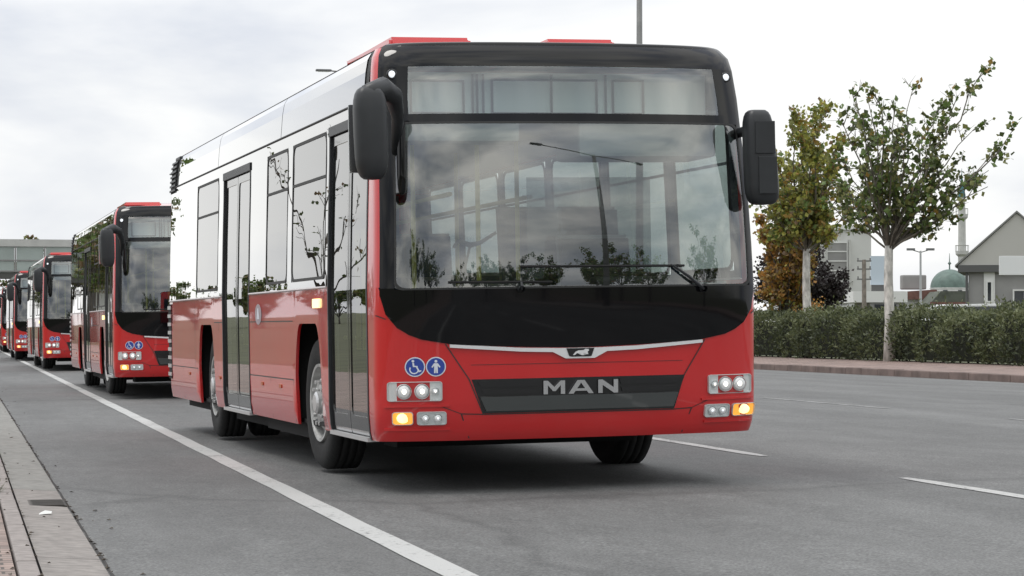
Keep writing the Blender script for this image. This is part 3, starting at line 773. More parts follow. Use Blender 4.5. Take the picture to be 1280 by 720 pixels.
    bm = BM(); box(bm, 1.19, 1.34, .172, .18, 1.88, 2.34, bev=.003); obj('mirror_glass', bm, M['chrome'], mr)
    # ---------------- doors
    for y0_, y1_ in ((.47, 1.86), (5.45, 7.05)):
        ym = (y0_+y1_)/2
        bm = BM(); s = -1
        for q in ((y0_+.004, y0_+.036), (y1_-.036, y1_-.004)): surf(bm, [(q[0], .33), (q[1], .33), (q[1], 2.42), (q[0], 2.42)], lambda u, v, o: SP(-1, u, v, o), .004, .05, uc=[], vc=ZC)
        surf(bm, [(y0_+.004, 2.37), (y1_-.004, 2.37), (y1_-.004, 2.435), (y0_+.004, 2.435)], lambda u, v, o: SP(-1, u, v, o), .010, .05, uc=[], vc=[])
        obj('door_frame', fixn(bm), M['soft_black'], root)
        bm = BM(); box(bm, -1.275, -1.20, y0_+.04, y1_-.04, .318, .345); obj('door_sill', bm, M['silver'], root)
        for a, b in ((y0_+.04, ym-.006), (ym+.006, y1_-.04)):
            bm = BM(); O = rrect(a, b, .352, 2.362, .02, 3); I = rrect(a+.05, b-.05, .47, 2.30, .05, 3)
            for q in ring(O, I): surf(bm, q, lambda u, v, o: SP(-1, u, v, o), -.012, .03, uc=[], vc=ZC)
            dr = obj('door', fixn(bm), M['gloss_black'], root)
            bm = BM(); surf(bm, rrect(a+.045, b-.045, .465, 2.305, .05, 3), lambda u, v, o: SP(-1, u, v, o), -.018, 0, uc=[], vc=ZC); obj('pane', fixn(bm), M['side_glass'], dr)
            bm = BM(); hx = -1.17; yy_ = a+.10 if a > ym else b-.10
            tube(bm, [(hx, yy_, .9), (hx-.0, yy_, 1.7)], .016, 8); tube(bm, [(hx, a+.06, .98), (hx, b-.06, .98)], .014, 8); obj('handle', bm, M['pole'], dr)
    # side lamp, reflectors, oval badge, filler flap lines
    bm = BM(); surf(bm, rrect(2.14, 2.40, 1.19, 1.255, .02), lambda u, v, o: SP(-1, u, v, o), .012, .014, uc=[], vc=[]); obj('side_indicator', fixn(bm), M['amberhot'], root)
    bm = BM(); surf(bm, [(4.95+.17*math.cos(R(a*20)), 1.16+.085*math.sin(R(a*20))) for a in range(18)], lambda u, v, o: SP(-1, u, v, o), .003, 0, uc=[], vc=[]); bd_ = obj('oval_sticker', fixn(bm), M['badge'], root)
    bm = BM(); surf(bm, [(4.88, 1.12), (4.92, 1.12), (4.95, 1.16), (4.98, 1.12), (5.02, 1.12), (4.985, 1.18), (4.97, 1.21), (4.93, 1.21), (4.915, 1.18)], lambda u, v, o: SP(-1, u, v, o), .005, 0, uc=[], vc=[]); obj('sticker_figure', fixn(bm), M['white'], bd_)
    bm = BM()
    F_ = lambda u, v, o: SP(-1, u, v, o)
    def sgap(y0_, z0_, y1_, z1_):
        w_ = .004
        if abs(z1_-z0_) < abs(y1_-y0_): surf(bm, [(y0_, z0_-w_), (y1_, z1_-w_), (y1_, z1_+w_), (y0_, z0_+w_)], F_, .002, 0, uc=[], vc=[])
        else: surf(bm, [(y0_-w_, z0_), (y0_+w_, z0_), (y1_+w_, z1_), (y1_-w_, z1_)], F_, .002, 0, uc=[], vc=[])
    for q in ((3.3, .66, 5.44, .66), (8.75, .66, 10.9, .66), (3.30, 1.10, 5.44, 1.10), (7.07, 1.10, 7.58, 1.10), (3.30, .34, 3.30, .655), (4.37, .34, 4.37, .655), (8.78, .34, 8.78, .655), (9.9, .34, 9.9, .655),
              (7.3, .34, 7.3, 1.09), (2.0, .34, 2.0, 1.31), (8.95, .67, 8.95, 1.31)):
        bm = BM(); sgap(*q); obj('side_panel_gap', fixn(bm), M['seam'], root)
    for y in (3.9, 4.8, 7.25, 9.4):
        bm = BM(); surf(bm, rrect(y-.05, y+.05, .585, .615, .01), F_, .006, .008, uc=[], vc=[]); obj('side_reflector', fixn(bm), mat('reflector_amber', (.45, .09, .02), .3) if y == 3.9 else bpy.data.materials['reflector_amber'], root)
    # louvres at the rear corner, low and high
    for z0_, z1_, n, m_ in ((.52, 1.30, 9, 'silver'), (2.46, 2.80, 7, 'soft_black')):
        bm = BM(); y0_, y1_ = (10.83, 11.07) if z0_ < 1 else (10.55, 11.0)
        surf(bm, [(y0_, z0_), (y1_, z0_), (y1_, z1_), (y0_, z1_)], F_, .004, .02, uc=[], vc=ZC); lv = obj('vent', fixn(bm), M['under'], root)
        bm = BM()
        for k in range(n):
            z = z0_+(z1_-z0_)*(k+.35)/n; h_ = (z1_-z0_)/n*.42
            surf(bm, [(y0_, z), (y1_+.01, z), (y1_+.01, z+h_), (y0_, z+h_)], F_, (.018 if m_ != 'silver' else .012), .03, uc=[], vc=[])
        obj('louvre', fixn(bm), M[m_], lv)
    bm = BM(); box(bm, -1.20, -1.04, 10.5, 10.85, 2.79, 2.835, bev=.015); obj('vent_cap', fixn(bm), M['soft_black'], root)
    # ---------------- wheels
    for s in (-1, 1):
        for ya, front in ((FA, True), (RA, False)):
            wz = .485 + (.018*1.1 if s < 0 else -.018*1.1)
            bm = BM(); W_ = .120
            prof = [(-W_+.02, .275), (-W_, .32), (-W_-.004, .40), (-W_+.005, .455), (-W_+.03, .478)]
            for k in range(4): x = -W_+.05+k*.055; prof += [(x, .485), (x+.018, .485), (x+.020, .474), (x+.028, .474), (x+.030, .485)]
            prof += [(W_-.03, .478), (W_-.005, .455), (W_+.004, .40), (W_, .32), (W_-.02, .275)]
            lathe(bm, prof, 'x', 48)
            if not front: lathe(bm, [(a-s*.33, r) for a, r in prof], 'x', 32)
            rz = R(3) if front else 0
            whl = obj('wheel', fixn(bm), M['rubber'], root, smooth=True, loc=(s*1.07, ya, wz), rot=(0, 0, rz))
            bm = BM(); k_ = s
            if front: pr = [(k_*.105, .285), (k_*.125, .282), (k_*.122, .262), (k_*.06, .245), (k_*.05, .215), (k_*.09, .19), (k_*.115, .155), (k_*.12, .10), (k_*.10, .08)]
            else: pr = [(k_*.105, .285), (k_*.125, .282), (k_*.12, .262), (k_*.04, .255), (-k_*.02, .20), (-k_*.03, .13), (k_*.07, .12), (k_*.075, .02)]
            rs = lathe(bm, pr, 'x', 40)
            rm = obj('rim', fixn(bm), M['rim'], whl, smooth=True); e_ = rm.modifiers.new('es', 'EDGE_SPLIT'); e_.split_angle = R(40)
            bm = BM(); lathe(bm, [(k_*.08, .085), (k_*.145, .082), (k_*.158, .06), (k_*.160, .001)], 'x', 20)
            for i in range(10):
                a = 2*math.pi*i/10; c = Vector((k_*.105, math.cos(a)*.155, math.sin(a)*.155)); tube(bm, [c-Vector((k_*.03, 0, 0)), c+Vector((k_*.035, 0, 0))], .016, 6)
            obj('hub', fixn(bm), M['silver'], whl, smooth=False)
    # ---------------- chassis floor, wheel housings and added light-blocking boxes
    bm = BM(); box(bm, -1.20, 1.20, .36, LEN-.2, .34, .37)
    box(bm, -.85, .85, 1.6, 2.05, .22, .34); box(bm, -1.15, 1.15, 3.35, 5.3, .22, .34); box(bm, -1.1, 1.15, 5.4, 7.4, .22, .34); box(bm, -1.1, 1.1, 8.9, LEN-.3, .24, .34)  # low boxes added to block light and deepen the shadow under the bus
    for a in (FA, RA): tube(bm, [(-.95, a, .46), (.95, a, .46)], .09, 8); box(bm, -.5, .5, a-.15, a+.15, .30, .42)
    for s in (-1, 1):
        for a in (FA, RA):
            x0, x1 = sorted((s*.74, s*1.235)); t_ = .015
            box(bm, x0, x1, a-.60, a+.60, 1.10, 1.115); box(bm, *(sorted((s*.74, s*.755))), a-.60, a+.60, .371, 1.10)
            box(bm, x0, x1, a-.61, a-.595, .371, 1.10); box(bm, x0, x1, a+.595, a+.61, .371, 1.10)
    box(bm, -1.0, 1.0, 9.2, LEN-.25, .36, .34)
    obj('chassis', fixn(bm), M['under'], root)
    # ---------------- interior
    bm = BM(); box(bm, -1.18, 1.18, .60, LEN-.4, .372, .38); obj('interior_floor', bm, M['floor_in'], root)
    bm = BM()
    box(bm, -1.16, 1.16, .62, LEN-.3, 2.44, 2.46)
    obj('interior_ceiling', bm, M['ceil'], root)
    bm = BM()
    for a, b in ((1.90, FA-.63), (FA+.63, 5.42), (7.08, RA-.63), (RA+.63, LEN-.3)): box(bm, -1.205, -1.185, a, b, .385, 1.32)
    for a in (FA, RA): box(bm, -1.205, -1.185, a-.629, a+.629, 1.12, 1.32); box(bm, 1.185, 1.205, a-.629, a+.629, 1.12, 1.32)
    for a, b in ((.6, FA-.63), (FA+.63, RA-.63), (RA+.63, LEN-.3)): box(bm, 1.185, 1.205, a, b, .385, 1.32); box(bm, -1.18, 1.18, LEN-.30, LEN-.28, .385, 2.43)
    obj('interior_lining', fixn(bm), M['lining'], root)
    bm = BM()
    n = 20
    top = []; 
    for i in range(n+1):
        t = -.93+1.86*i/n; a = fp0(t, 1.27); top.append((a.x*.98, a.y+.05))
    poly = top + [(1.08, .75), (.35, .82), (.2, .66), (-1.1, .60)]
    prism(bm, poly, .95, 1.255, plane='xy'); 
    box(bm, .30, .98, .62, .80, 1.26, 1.36, bev=.03); box(bm, -.62, -.18, .42, .62, 1.256, 1.34, bev=.04)
    obj('dashboard', fixn(bm), M['dash'], root)
    bm = BM(); c = Vector((.66, .98, 1.28)); pts = []
    for i in range(25):
        a = 2*math.pi*i/24; pts.append(c+Vector((math.cos(a)*.22, math.sin(a)*.20, math.sin(a)*-.10)))
    tube(bm, pts, .014, 6, cap=False); tube(bm, [c-Vector((.2, 0, 0)), c+Vector((.2, 0, 0))], .012, 6); tube(bm, [c, (.66, .78, 1.1)], .03, 8); obj('steering_wheel', bm, M['dash'], root)
    def seat(x, y, z, m=M['seat'], w_=.44):
        bm = BM(); box(bm, x-w_/2, x+w_/2, y-.42, y, z+.38, z+.46, bev=.03)
        v = box(bm, x-w_/2, x+w_/2, y-.03, y+.05, z+.44, z+1.05)
        for q in v[4:]: q.co.y += .10
        s_ = obj('seat', fixn(bm), m, root)
        bm = BM(); box(bm, x-w_/2+.02, x+w_/2-.02, y-.30, y-.05, z, z+.375); v = box(bm, x-w_/2-.01, x+w_/2+.01, y+.055, y+.075, z+.40, z+1.08)
        for q in v[4:]: q.co.y += .105
        obj('seat_shell', fixn(bm), M['seat_shell'], s_)
    seat(.66, 1.75, .60, M['dash'], .5)
    for y in (2.75, 3.9, 4.75, 5.6, 6.45, 8.2, 9.1, 10.0):
        for x in (.45, .92): seat(x, y, .38 if y < 7.5 and y > 3.3 else .85)
    for y in (3.9, 4.75, 8.2, 9.1, 10.0):
        for x in (-.92, -.45): seat(x, y, .38 if y < 7.5 else .85)
    def pole_(pts, r_=.017): 
        bm = BM(); tube(bm, pts, r_, 8); obj('handrail', bm, M['pole'], root)
    for x, y in ((-.25, 1.6), (-.62, 2.0), (.22, 2.3), (-.3, 4.3), (.25, 4.3), (-.62, 5.5), (.25, 5.9), (-.62, 7.0), (.25, 7.4)): pole_([(x, y, .385), (x, y, 2.435)])
    pole_([(-.35, 2.0, 1.98), (-.35, 9.5, 1.98)]); pole_([(.35, 2.4, 1.98), (.35, 9.5, 1.98)])
    # driver's partition with glass
    bm = BM(); box(bm, .20, 1.17, 2.02, 2.05, .385, 1.30); box(bm, .18, .21, .95, 2.05, .385, 1.25); pt = obj('partition', fixn(bm), M['lining'], root)
    bm = BM(); bm.faces.new([bm.verts.new(p) for p in ((.22, 2.035, 1.30), (1.15, 2.035, 1.30), (1.15, 2.035, 2.1), (.22, 2.035, 2.1))]); obj('pane', bm, M['side_glass'], pt)
    bm = BM(); box(bm, .2, 1.16, .62, 1.2, 2.15, 2.435, bev=.03); box(bm, -1.0, -.2, .62, .95, 2.25, 2.435, bev=.03); obj('overhead_console', fixn(bm), M['lining'], root)
    for x in (-.55, .55):
        bm = BM(); box(bm, x-.06, x+.06, 1.3, 10.2, 2.41, 2.438); obj('ceiling_light', bm, M['ceil'], root)
    bm = BM(); tube(bm, [FP(-.62, 1.56, -.12), (-.66, .50, 1.60), (-.58, .50, 1.57), (-.52, .47, 1.585), (-.42, .44, 1.65)], [.012, .012, .02, .014, .010], 6); tube(bm, [(-.66, .50, 1.27), (-.58, .50, 1.57)], .008, 6)
    obj('bent_rod', bm, M['dash'], root)  # dark bent shape on a thin stem behind the windscreen
    bm = BM(); box(bm, -.95, -.30, LEN+.03, LEN+.04, 1.5, 2.3); box(bm, -.30, .95, LEN+.031, LEN+.04, 1.5, 2.3); obj('rear_window', bm, M['gloss_black'], root)
    for x in (-1.05, 1.0):
        bm = BM(); box(bm, x, x+.08, LEN+.0, LEN+.045, .9, 1.3, bev=.01); obj('tail_lamp', fixn(bm), M['red'], root)
    return root

bus = make_bus()
ROLL = .018
def put(o, x, y, rz, label):
    o.location = (x, y, zr(x)); o.rotation_mode = 'ZYX' if False else 'XYZ'
    o.rotation_euler = (0, -ROLL, rz); o['label'] = label; o['category'] = 'bus'; o['group'] = 'red city buses in convoy'
buses = [copy_tree(bus) for _ in range(4)]
put(bus, 3.8642, 14.901, .0340, 'nearest and largest red city bus, leading the convoy with amber indicators lit')
for o, a in zip(buses, ((3.5605, 36.13, .0125, 'second red bus of the convoy, half hidden by the nearest bus ahead of it'),
                        (3.3709, 60.78, .0062, 'third red bus of the convoy, seen in the gap left of the second bus'),
                        (3.1225, 80.33, .0022, 'fourth red bus of the convoy, small, between the third and the last one'),
                        (3.2294, 109.03, .0009, 'last and farthest red bus at the left edge of the photo'))): put(o, *a)

# ================================================================== TREES
def leafmat(name, col):
    m = bpy.data.materials.new(name); m.use_nodes = True; t = m.node_tree; b = t.nodes['Principled BSDF']
    b.inputs['Base Color'].default_value = (*col, 1); b.inputs['Roughness'].default_value = .55
    o = t.nodes['Material Output']; ts = t.nodes.new('ShaderNodeBsdfTranslucent'); ts.inputs[0].default_value = (*[min(1, c*1.4) for c in col], 1)
    mxx = t.nodes.new('ShaderNodeMixShader'); mxx.inputs[0].default_value = .22
    t.links.new(b.outputs[0], mxx.inputs[1]); t.links.new(ts.outputs[0], mxx.inputs[2]); t.links.new(mxx.outputs[0], o.inputs[0])
    return m
LM = {k: leafmat('leaf_'+k, tuple(q*(1.0 if k in ('purple', 'dusk') else 2.05) for q in c)) for k, c in {'dark': (.030, .040, .012), 'green': (.055, .085, .020), 'yellow': (.17, .17, .035), 'ochre': (.15, .095, .022), 'orange': (.22, .11, .025), 'brown': (.085, .055, .028), 'purple': (.022, .015, .016), 'dusk': (.035, .028, .026), 'olive': (.10, .105, .035), 'pale': (.12, .15, .05)}.items()}
bark_pale = mat('pale_bark', (.56, .54, .50), .85, noise=(7, .45, (1, 1, .5)), bump=(15, .4))
limb_bark = mat('limb_bark', (.15, .135, .11), .9, noise=(7, .4))
bark_dark = mat('dark_bark', (.07, .06, .05), .9, noise=(6, .3), bump=(15, .4))
def rand_rot(rnd): 
    a = rnd.uniform(0, 2*math.pi); z = rnd.uniform(-1, 1); r = math.sqrt(1-z*z); return Vector((r*math.cos(a), r*math.sin(a), z))
def leaf_mesh(name, pts, size, weights, seed, parent, mats):
    rnd = random.Random(seed); V = []; Fc = []; MI = []
    for p in pts:
        n = rand_rot(rnd); n.z = abs(n.z); u = n.orthogonal().normalized(); a = rnd.uniform(0, 6.28)
        v = n.cross(u); d = u*math.cos(a)+v*math.sin(a); e = n.cross(d); s = size*rnd.uniform(.55, 1.25)
        i = len(V); b = p
        V += [b, b+d*s*.45+e*s*.42-n*s*.06, b+d*s, b+d*s*.45-e*s*.42-n*s*.06]
        Fc += [(i, i+1, i+2), (i, i+2, i+3)]
        m = rnd.choices(range(len(weights)), weights)[0]; MI += [m, m]
    me = bpy.data.meshes.new(name); me.from_pydata([tuple(v) for v in V], [], Fc); 
    for m in mats: me.materials.append(m)
    me.polygons.foreach_set('material_index', MI); me.update()
    o = bpy.data.objects.new(name, me); C.objects.link(o); o.parent = parent; return o
def make_tree(name, loc, H, fork, r0, targets, nleaf, lsize, mats, weights, seed, bark, label, cat='tree', group=None, twigs=4, spread=.45, lean=(0, 0), clump=.16, z0=0, limbr=.30, tw=(.35, .95)):
    """trunk to the fork, limbs to the targets (relative), twigs off each limb, leaves in clumps at the twig ends"""
    rnd = random.Random(seed); root = empty(name, loc); tag(root, label, cat, group)
    bm = BM(); base = Vector((0, 0, -.1)); fk = Vector((lean[0], lean[1], fork))
    tr = [base, Vector((lean[0]*.2+.02, lean[1]*.3, fork*.35)), Vector((lean[0]*.6-.02, lean[1]*.6, fork*.7)), fk]
    tube(bm, tr, [r0*1.35, r0*1.05, r0*.95, r0*.85], 10)
    ends = []
    for ti, T in enumerate(targets):
        T = Vector(T); st = Vector((lean[0], lean[1], fork*rnd.uniform(.93, 1.0))); d = T-st; n = 6; P = []
        for i in range(n+1):
            k = i/n; arch = Vector((0, 0, .14*d.length*math.sin(math.pi*k)*(.6 if d.z > d.xy.length else -.2)))
            P.append(st+d*k+arch*.6+Vector((rnd.uniform(-1, 1), rnd.uniform(-1, 1), rnd.uniform(-.5, .5)))*.035*d.length*(1 if 0 < i < n else 0))
        rb = r0*limbr*rnd.uniform(.8, 1.3)
        tube(bm, P, [rb*(1-.88*i/n)+.006 for i in range(n+1)], 6, mi=1)
        for j in range(twigs*2):
            k = rnd.uniform(.28, 1.0); i = min(n-1, int(k*n)); q = P[i].lerp(P[i+1], k*n-i)
            dd = (d.normalized()*.9+rand_rot(rnd)*.9+Vector((0, 0, .35))).normalized()*rnd.uniform(*tw)*spread*2.0
            e = q+dd; mid = q.lerp(e, .5)+rand_rot(rnd)*.06
            tube(bm, [q, mid, e], [.016, .010, .005], 4, mi=1, cap=False); ends += [(q, e), (mid, e)]
            for _ in range(2):
                e2 = mid+(dd.normalized()+rand_rot(rnd)*.9).normalized()*rnd.uniform(.2, .45)
                tube(bm, [mid, e2], [.008, .004], 3, mi=1, cap=False); ends.append((mid, e2))
        ends.append((P[-2], P[-1]))
    obj('trunk', bm, [bark, limb_bark if bark is bark_pale else bark], root, smooth=True)
    pts = []
    per = max(1, nleaf//len(ends))
    for a, b in ends:
        if rnd.random() < .35: continue
        cnt = max(1, int(per*rnd.uniform(.5, 2.6)))
        for _ in range(cnt):
            k = rnd.uniform(.25, 1.08); p = a.lerp(b, k); pts.append(p+rand_rot(rnd)*clump*rnd.random()**.6)
    leaf_mesh('crown', pts, lsize, weights, seed+1, root, mats)
    return root
# the plane tree in front of the hedge; targets are (right, back, up) turned into the road frame
PS = -math.atan(695/3040)
def rr(px, py, dep, px0, d0, dy=0):
    """offset in metres of a branch tip from the trunk foot, at the tree's own distance"""
    x = (px-px0)*dep/3040; z = 1.04+(411-py)*dep/3040
    return (x*math.cos(PS)-dy*math.sin(PS), x*math.sin(PS)+dy*math.cos(PS), z)
rnd = random.Random(21)
tips = [(1229, 86), (1205, 120), (1262, 180), (1240, 215), (1262, 168), (1185, 130), (1152, 105), (1140, 150), (1170, 165), (1215, 165), (1225, 240), (1190, 270), (1205, 200),
        (1115, 160), (1095, 175), (1060, 118), (1080, 125), (1045, 160), (1060, 190), (1085, 215), (1050, 225), (1110, 200), (1150, 200), (1165, 235), (1100, 120), (1072, 150), (1040, 250), (1065, 262), (1130, 180), (1085, 250), (1185, 215), (1145, 245), (1120, 140), (1170, 300-20), (1100, 240)]
T1 = [rr(x, y, 65.8, 1113, 65.8, rnd.uniform(-1.6, 1.6)) for x, y in tips]
make_tree('plane_tree', (25.1, 63.1, .13), 7, 3.2, .132, T1, 5000, .17, [LM['dark'], LM['green'], LM['olive'], LM['ochre']], [3.5, 4.5, 3.2, .4], 7, bark_pale,
          'tall pale-trunked plane tree with sparse dark green windblown leaves in front of the hedge', twigs=5, spread=.30, clump=.15, z0=.13, limbr=.20)
tips = [(1000, 160), (983, 158), (1020, 150), (1032, 140), (965, 190), (955, 215), (1010, 190), (985, 200), (1035, 185), (1045, 215), (970, 240), (1000, 235), (1030, 250), (1055, 265), (960, 265), (1015, 215), (990, 260), (1040, 290), (975, 285), (1025, 270), (1048, 170), (1050, 240)]
T2 = [rr(x, y, 73, 1008, 73, rnd.uniform(-1.7, 1.7)) for x, y in tips]
make_tree('plane_tree', (25.8, 71.7, .13), 7, 3.4, .13, T2, 8200, .165, [LM['green'], LM['yellow'], LM['ochre'], LM['brown'], LM['olive']], [1.6, 3.4, 1.3, .4, 3.2], 9, bark_pale,
          'yellowing plane tree right of the nearest bus, its thin pale trunk rising from the hedge', twigs=5, spread=.36, clump=.2, limbr=.18)
tips = [(940, 250), (955, 240), (970, 260), (985, 285), (950, 290), (935, 320), (960, 330), (980, 320), (945, 350), (925, 270), (992, 300), (930, 345), (970, 350)]
T3 = [rr(x, y, 80, 952, 80, rnd.uniform(-1.6, 1.6)) for x, y in tips]
make_tree('autumn_tree', (26.6, 75.9, -.1), 5, 1.2, .11, T3, 9500, .15, [LM['orange'], LM['ochre'], LM['brown'], LM['yellow']], [2.2, 4, 3, 1], 11, bark_dark,
          'orange-brown autumn tree low behind the hedge next to the bus edge', twigs=4, spread=.36, clump=.20)
tips = [(950, 345), (965, 330), (985, 325), (1005, 322), (1025, 318), (1045, 322), (1060, 338), (1062, 355), (1040, 350), (1020, 345), (1000, 350), (975, 355), (950, 365), (1050, 368), (1030, 335), (1010, 360), (985, 345)]
T4 = [rr(x, y, 95, 1005, 95, rnd.uniform(-1.2, 1.2)) for x, y in tips]
make_tree('dark_leaved_tree', (32.2, 90.2, -.16), 4, 1.0, .13, T4, 9000, .13, [LM['purple'], LM['dusk']], [4, 2], 13, bark_dark,
          'low spreading tree with nearly black purple leaves behind the thin trunk', twigs=4, spread=.36, clump=.24)
T5 = [(rnd.uniform(-.6, .6), rnd.uniform(-.5, .5), rnd.uniform(1.2, 2.0)) for _ in range(8)]
make_tree('orange_bush', (29.4, 82.5, -.1), 2, .4, .05, T5, 2200, .10, [LM['orange'], LM['ochre']], [2, 2], 17, bark_dark, 'small bright orange bush showing under the dark tree', 'bush', twigs=3, spread=.22, clump=.2)

# hedge along the far pavement: leafy mass with an uneven top
def hedge_mesh(x0, x1, y0, y1, z0, z1, n, seed, size):
    rnd = random.Random(seed); V = []; Fc = []; MI = []
    def top(y): return z1 + .10*math.sin(y*.9)+.09*math.sin(y*2.7+1)+.07*math.sin(y*6.1)
    def front(y): return x0 - .16*math.sin(y*1.3+2)-.12*math.sin(y*3.3)-.06*math.sin(y*7.1)
    for k in range(n):
        y = rnd.uniform(y0, y1); q = rnd.random(); tt = top(y)
        if q < .56: x = front(y)+abs(rnd.gauss(0, .10)); z = z0+rnd.random()**.8*(tt-z0)
        else: x = front(y)+rnd.random()*(x1-x0); z = tt-abs(rnd.gauss(0, .10))
        bulge = .18*math.sin(min(1, (z-z0)/(tt-z0))*math.pi); x -= bulge
        if rnd.random() < .05: z += rnd.random()**2*.42
        p = Vector((x, y, z)); d = (rand_rot(rnd)+Vector((-.3, 0, .7))).normalized(); e = d.cross(rand_rot(rnd))
        if e.length < .1: continue
        e.normalize(); s = size*rnd.uniform(.6, 1.5); i = len(V)
        V += [tuple(p), tuple(p+d*s*.5+e*s*.2), tuple(p+d*s), tuple(p+d*s*.5-e*s*.2)]; Fc.append((i, i+1, i+2, i+3))
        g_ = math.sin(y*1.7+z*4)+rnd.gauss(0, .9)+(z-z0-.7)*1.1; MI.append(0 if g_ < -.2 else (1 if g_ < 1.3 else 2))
    me = bpy.data.meshes.new('leaves'); me.from_pydata(V, [], Fc); return me, MI
hroot = empty('hedge', (25.1, 60, .14)); tag(hroot, 'long clipped green hedge behind the brick pavement on the right', 'hedge')
me, MI = hedge_mesh(0, 1.5, -24, 45, 0, 1.32, 62000, 5, .11)
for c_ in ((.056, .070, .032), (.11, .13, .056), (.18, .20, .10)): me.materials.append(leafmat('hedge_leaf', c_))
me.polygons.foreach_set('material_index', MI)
o = bpy.data.objects.new('leaves', me); C.objects.link(o); o.parent = hroot
bm = BM()
yy = -24
while yy < 45:
    tube(bm, [(.5, yy, -.05), (.5+random.uniform(-.2, .2), yy+random.uniform(-.2, .2), .5), (.45, yy, 1.0)], [.03, .025, .015], 5); yy += .6
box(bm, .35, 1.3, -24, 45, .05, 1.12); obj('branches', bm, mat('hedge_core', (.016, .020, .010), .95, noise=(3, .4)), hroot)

# trees on the near side of the road and behind the camera (seen in the glass of the buses)
def far_tree_src(name, loc, H, W, n, mats, weights, seed, label, group, lsize=.16, cnt=16, fork=.3, twigs=3):
    rnd = random.Random(seed); T = []
    for _ in range(cnt):
        a = rnd.uniform(0, 6.28); z = rnd.uniform(.45, 1); r = W*math.sqrt(max(.05, 1-((z-.62)/.42)**2))*rnd.random()**.4; T.append((r*math.cos(a), r*math.sin(a), z*H))
    return make_tree(name, loc, H, H*fork, .028*H**.9, T, n, lsize, mats, weights, seed, bark_dark, label, group=group, twigs=twigs, spread=.45, clump=.3)
gl = [LM['dark'], LM['green'], LM['brown'], LM['olive']]
src = far_tree_src('roadside_tree', (-7.0, 100, 0), 8.5, 2.9, 3400, gl, [4, 3, 2, 2], 31, 'bushy roadside tree on the near pavement', 'roadside trees on the near side', .24, 16)
me_label = 'bushy dark roadside tree in the row along the near pavement'
src['label'] = me_label
k = 0
rnd = random.Random(8)
for y in list(range(112, 260, 11)):
    c = copy_tree(src); c.location = (-7.2+rnd.uniform(-.8, .8)-(y-100)*.004, y+rnd.uniform(-2, 2), 0); c.rotation_euler[2] = rnd.uniform(0, 6.28); s = rnd.uniform(1.15, 1.5); c.scale = (s, s, s)
# bare young tree nearer
T = [(rnd.uniform(-1.6, 1.6), rnd.uniform(-1.6, 1.6), rnd.uniform(3.0, 6.0)) for _ in range(5)]
make_tree('bare_tree', (-5.6, 54, 0), 6, 2.0, .08, T, 90, .12, [LM['dark'], LM['brown']], [2, 1], 41, bark_dark, 'nearly bare young tree on the near pavement, mirrored in the nearest bus', twigs=2, spread=.35)
# low dark tree line far to the left
src2 = far_tree_src('distant_tree', (-70, 260, -.2), 7, 5, 4200, gl, [5, 2, 1, 1], 51, 'low dark distant tree of the line beyond the fields on the left', 'distant tree line', .32, 16, .12, 2)
for i in range(34):
    c = copy_tree(src2); c.location = (-22-i*4.0+rnd.uniform(-2, 2), 268+rnd.uniform(-12, 12), -.2); s = rnd.uniform(.8, 1.25); c.scale = (s, s, s); c.rotation_euler[2] = rnd.uniform(0, 6)
# behind the camera
src3 = far_tree_src('kerbside_tree', (13.5, -18, 0), 5.5, 2.6, 2400, gl, [5, 3, 1, 1], 61, 'leafy tree standing behind the camera on the far verge', 'trees behind the camera', .2, 16, .3, 3)
for x, y, s in ((24.5, -24, .9), (24.5, -32, 1.05), (15, -46, 1.0), (9, -40, .9), (20, -50, 1.1), (12, -58, 1.2), (26, -42, 1.2), (24.6, -8, .95), (29, -52, 1.3), (24, -64, 1.2), (-9, -20, 1.1), (-7, -34, 1.2), (-6.5, -50, 1.2), (8.8, -74, 1.2), (18, -90, 1.4), (2, -95, 1.4)):
    c = copy_tree(src3); c.location = (x, y, 0); s *= 1.3; c.scale = (s, s, s); c.rotation_euler[2] = rnd.uniform(0, 6)
bpy.data.objects.remove(src3.children[0]); [bpy.data.objects.remove(c) for c in list(src3.children)]; bpy.data.objects.remove(src3)

# ================================================================== STREET LAMPS
M['galv'] = mat('galvanised_steel', (.20, .20, .195), .5, metal=.3, noise=(3, .15))
M['lamp_head'] = mat('lamp_housing', (.16, .165, .17), .45)
def street_lamp(H=14.0, arm=2.1):
    r = empty('street_lamp'); bm = BM(); tube(bm, [(0, 0, 0), (0, 0, H*.5), (0, 0, H)], [.13, .105, .075], 12); lathe(bm, [(0, .2), (.03, .2), (.06, .13), (.3, .12)], 'z', 12); obj('pole', bm, M['galv'], r, smooth=True)
    for s in (-1, 1):
        bm = BM(); tube(bm, [(0, 0, H-.06), (s*arm*.5, 0, H+.05), (s*arm, 0, H+.12)], [.045, .04, .035], 8); a = obj('arm', bm, M['galv'], r, smooth=True)
        bm = BM(); v = box(bm, -.40, .40, -.15, .15, -.06, .05, bev=.04)
        for q in bm.verts: q.co.x = q.co.x+s*(arm+.35); q.co.z += H+.14
        obj('lamp_head', fixn(bm), M['lamp_head'], a)
        bm = BM(); box(bm, s*(arm+.35)-.28, s*(arm+.35)+.28, -.10, .10, H+.060, H+.078); obj('diffuser', bm, M['lens'], a)
    return r
lamp0 = street_lamp()
lamps = [lamp0]+[copy_tree(lamp0) for _ in range(3)]+[street_lamp(12.8, 3.9)]
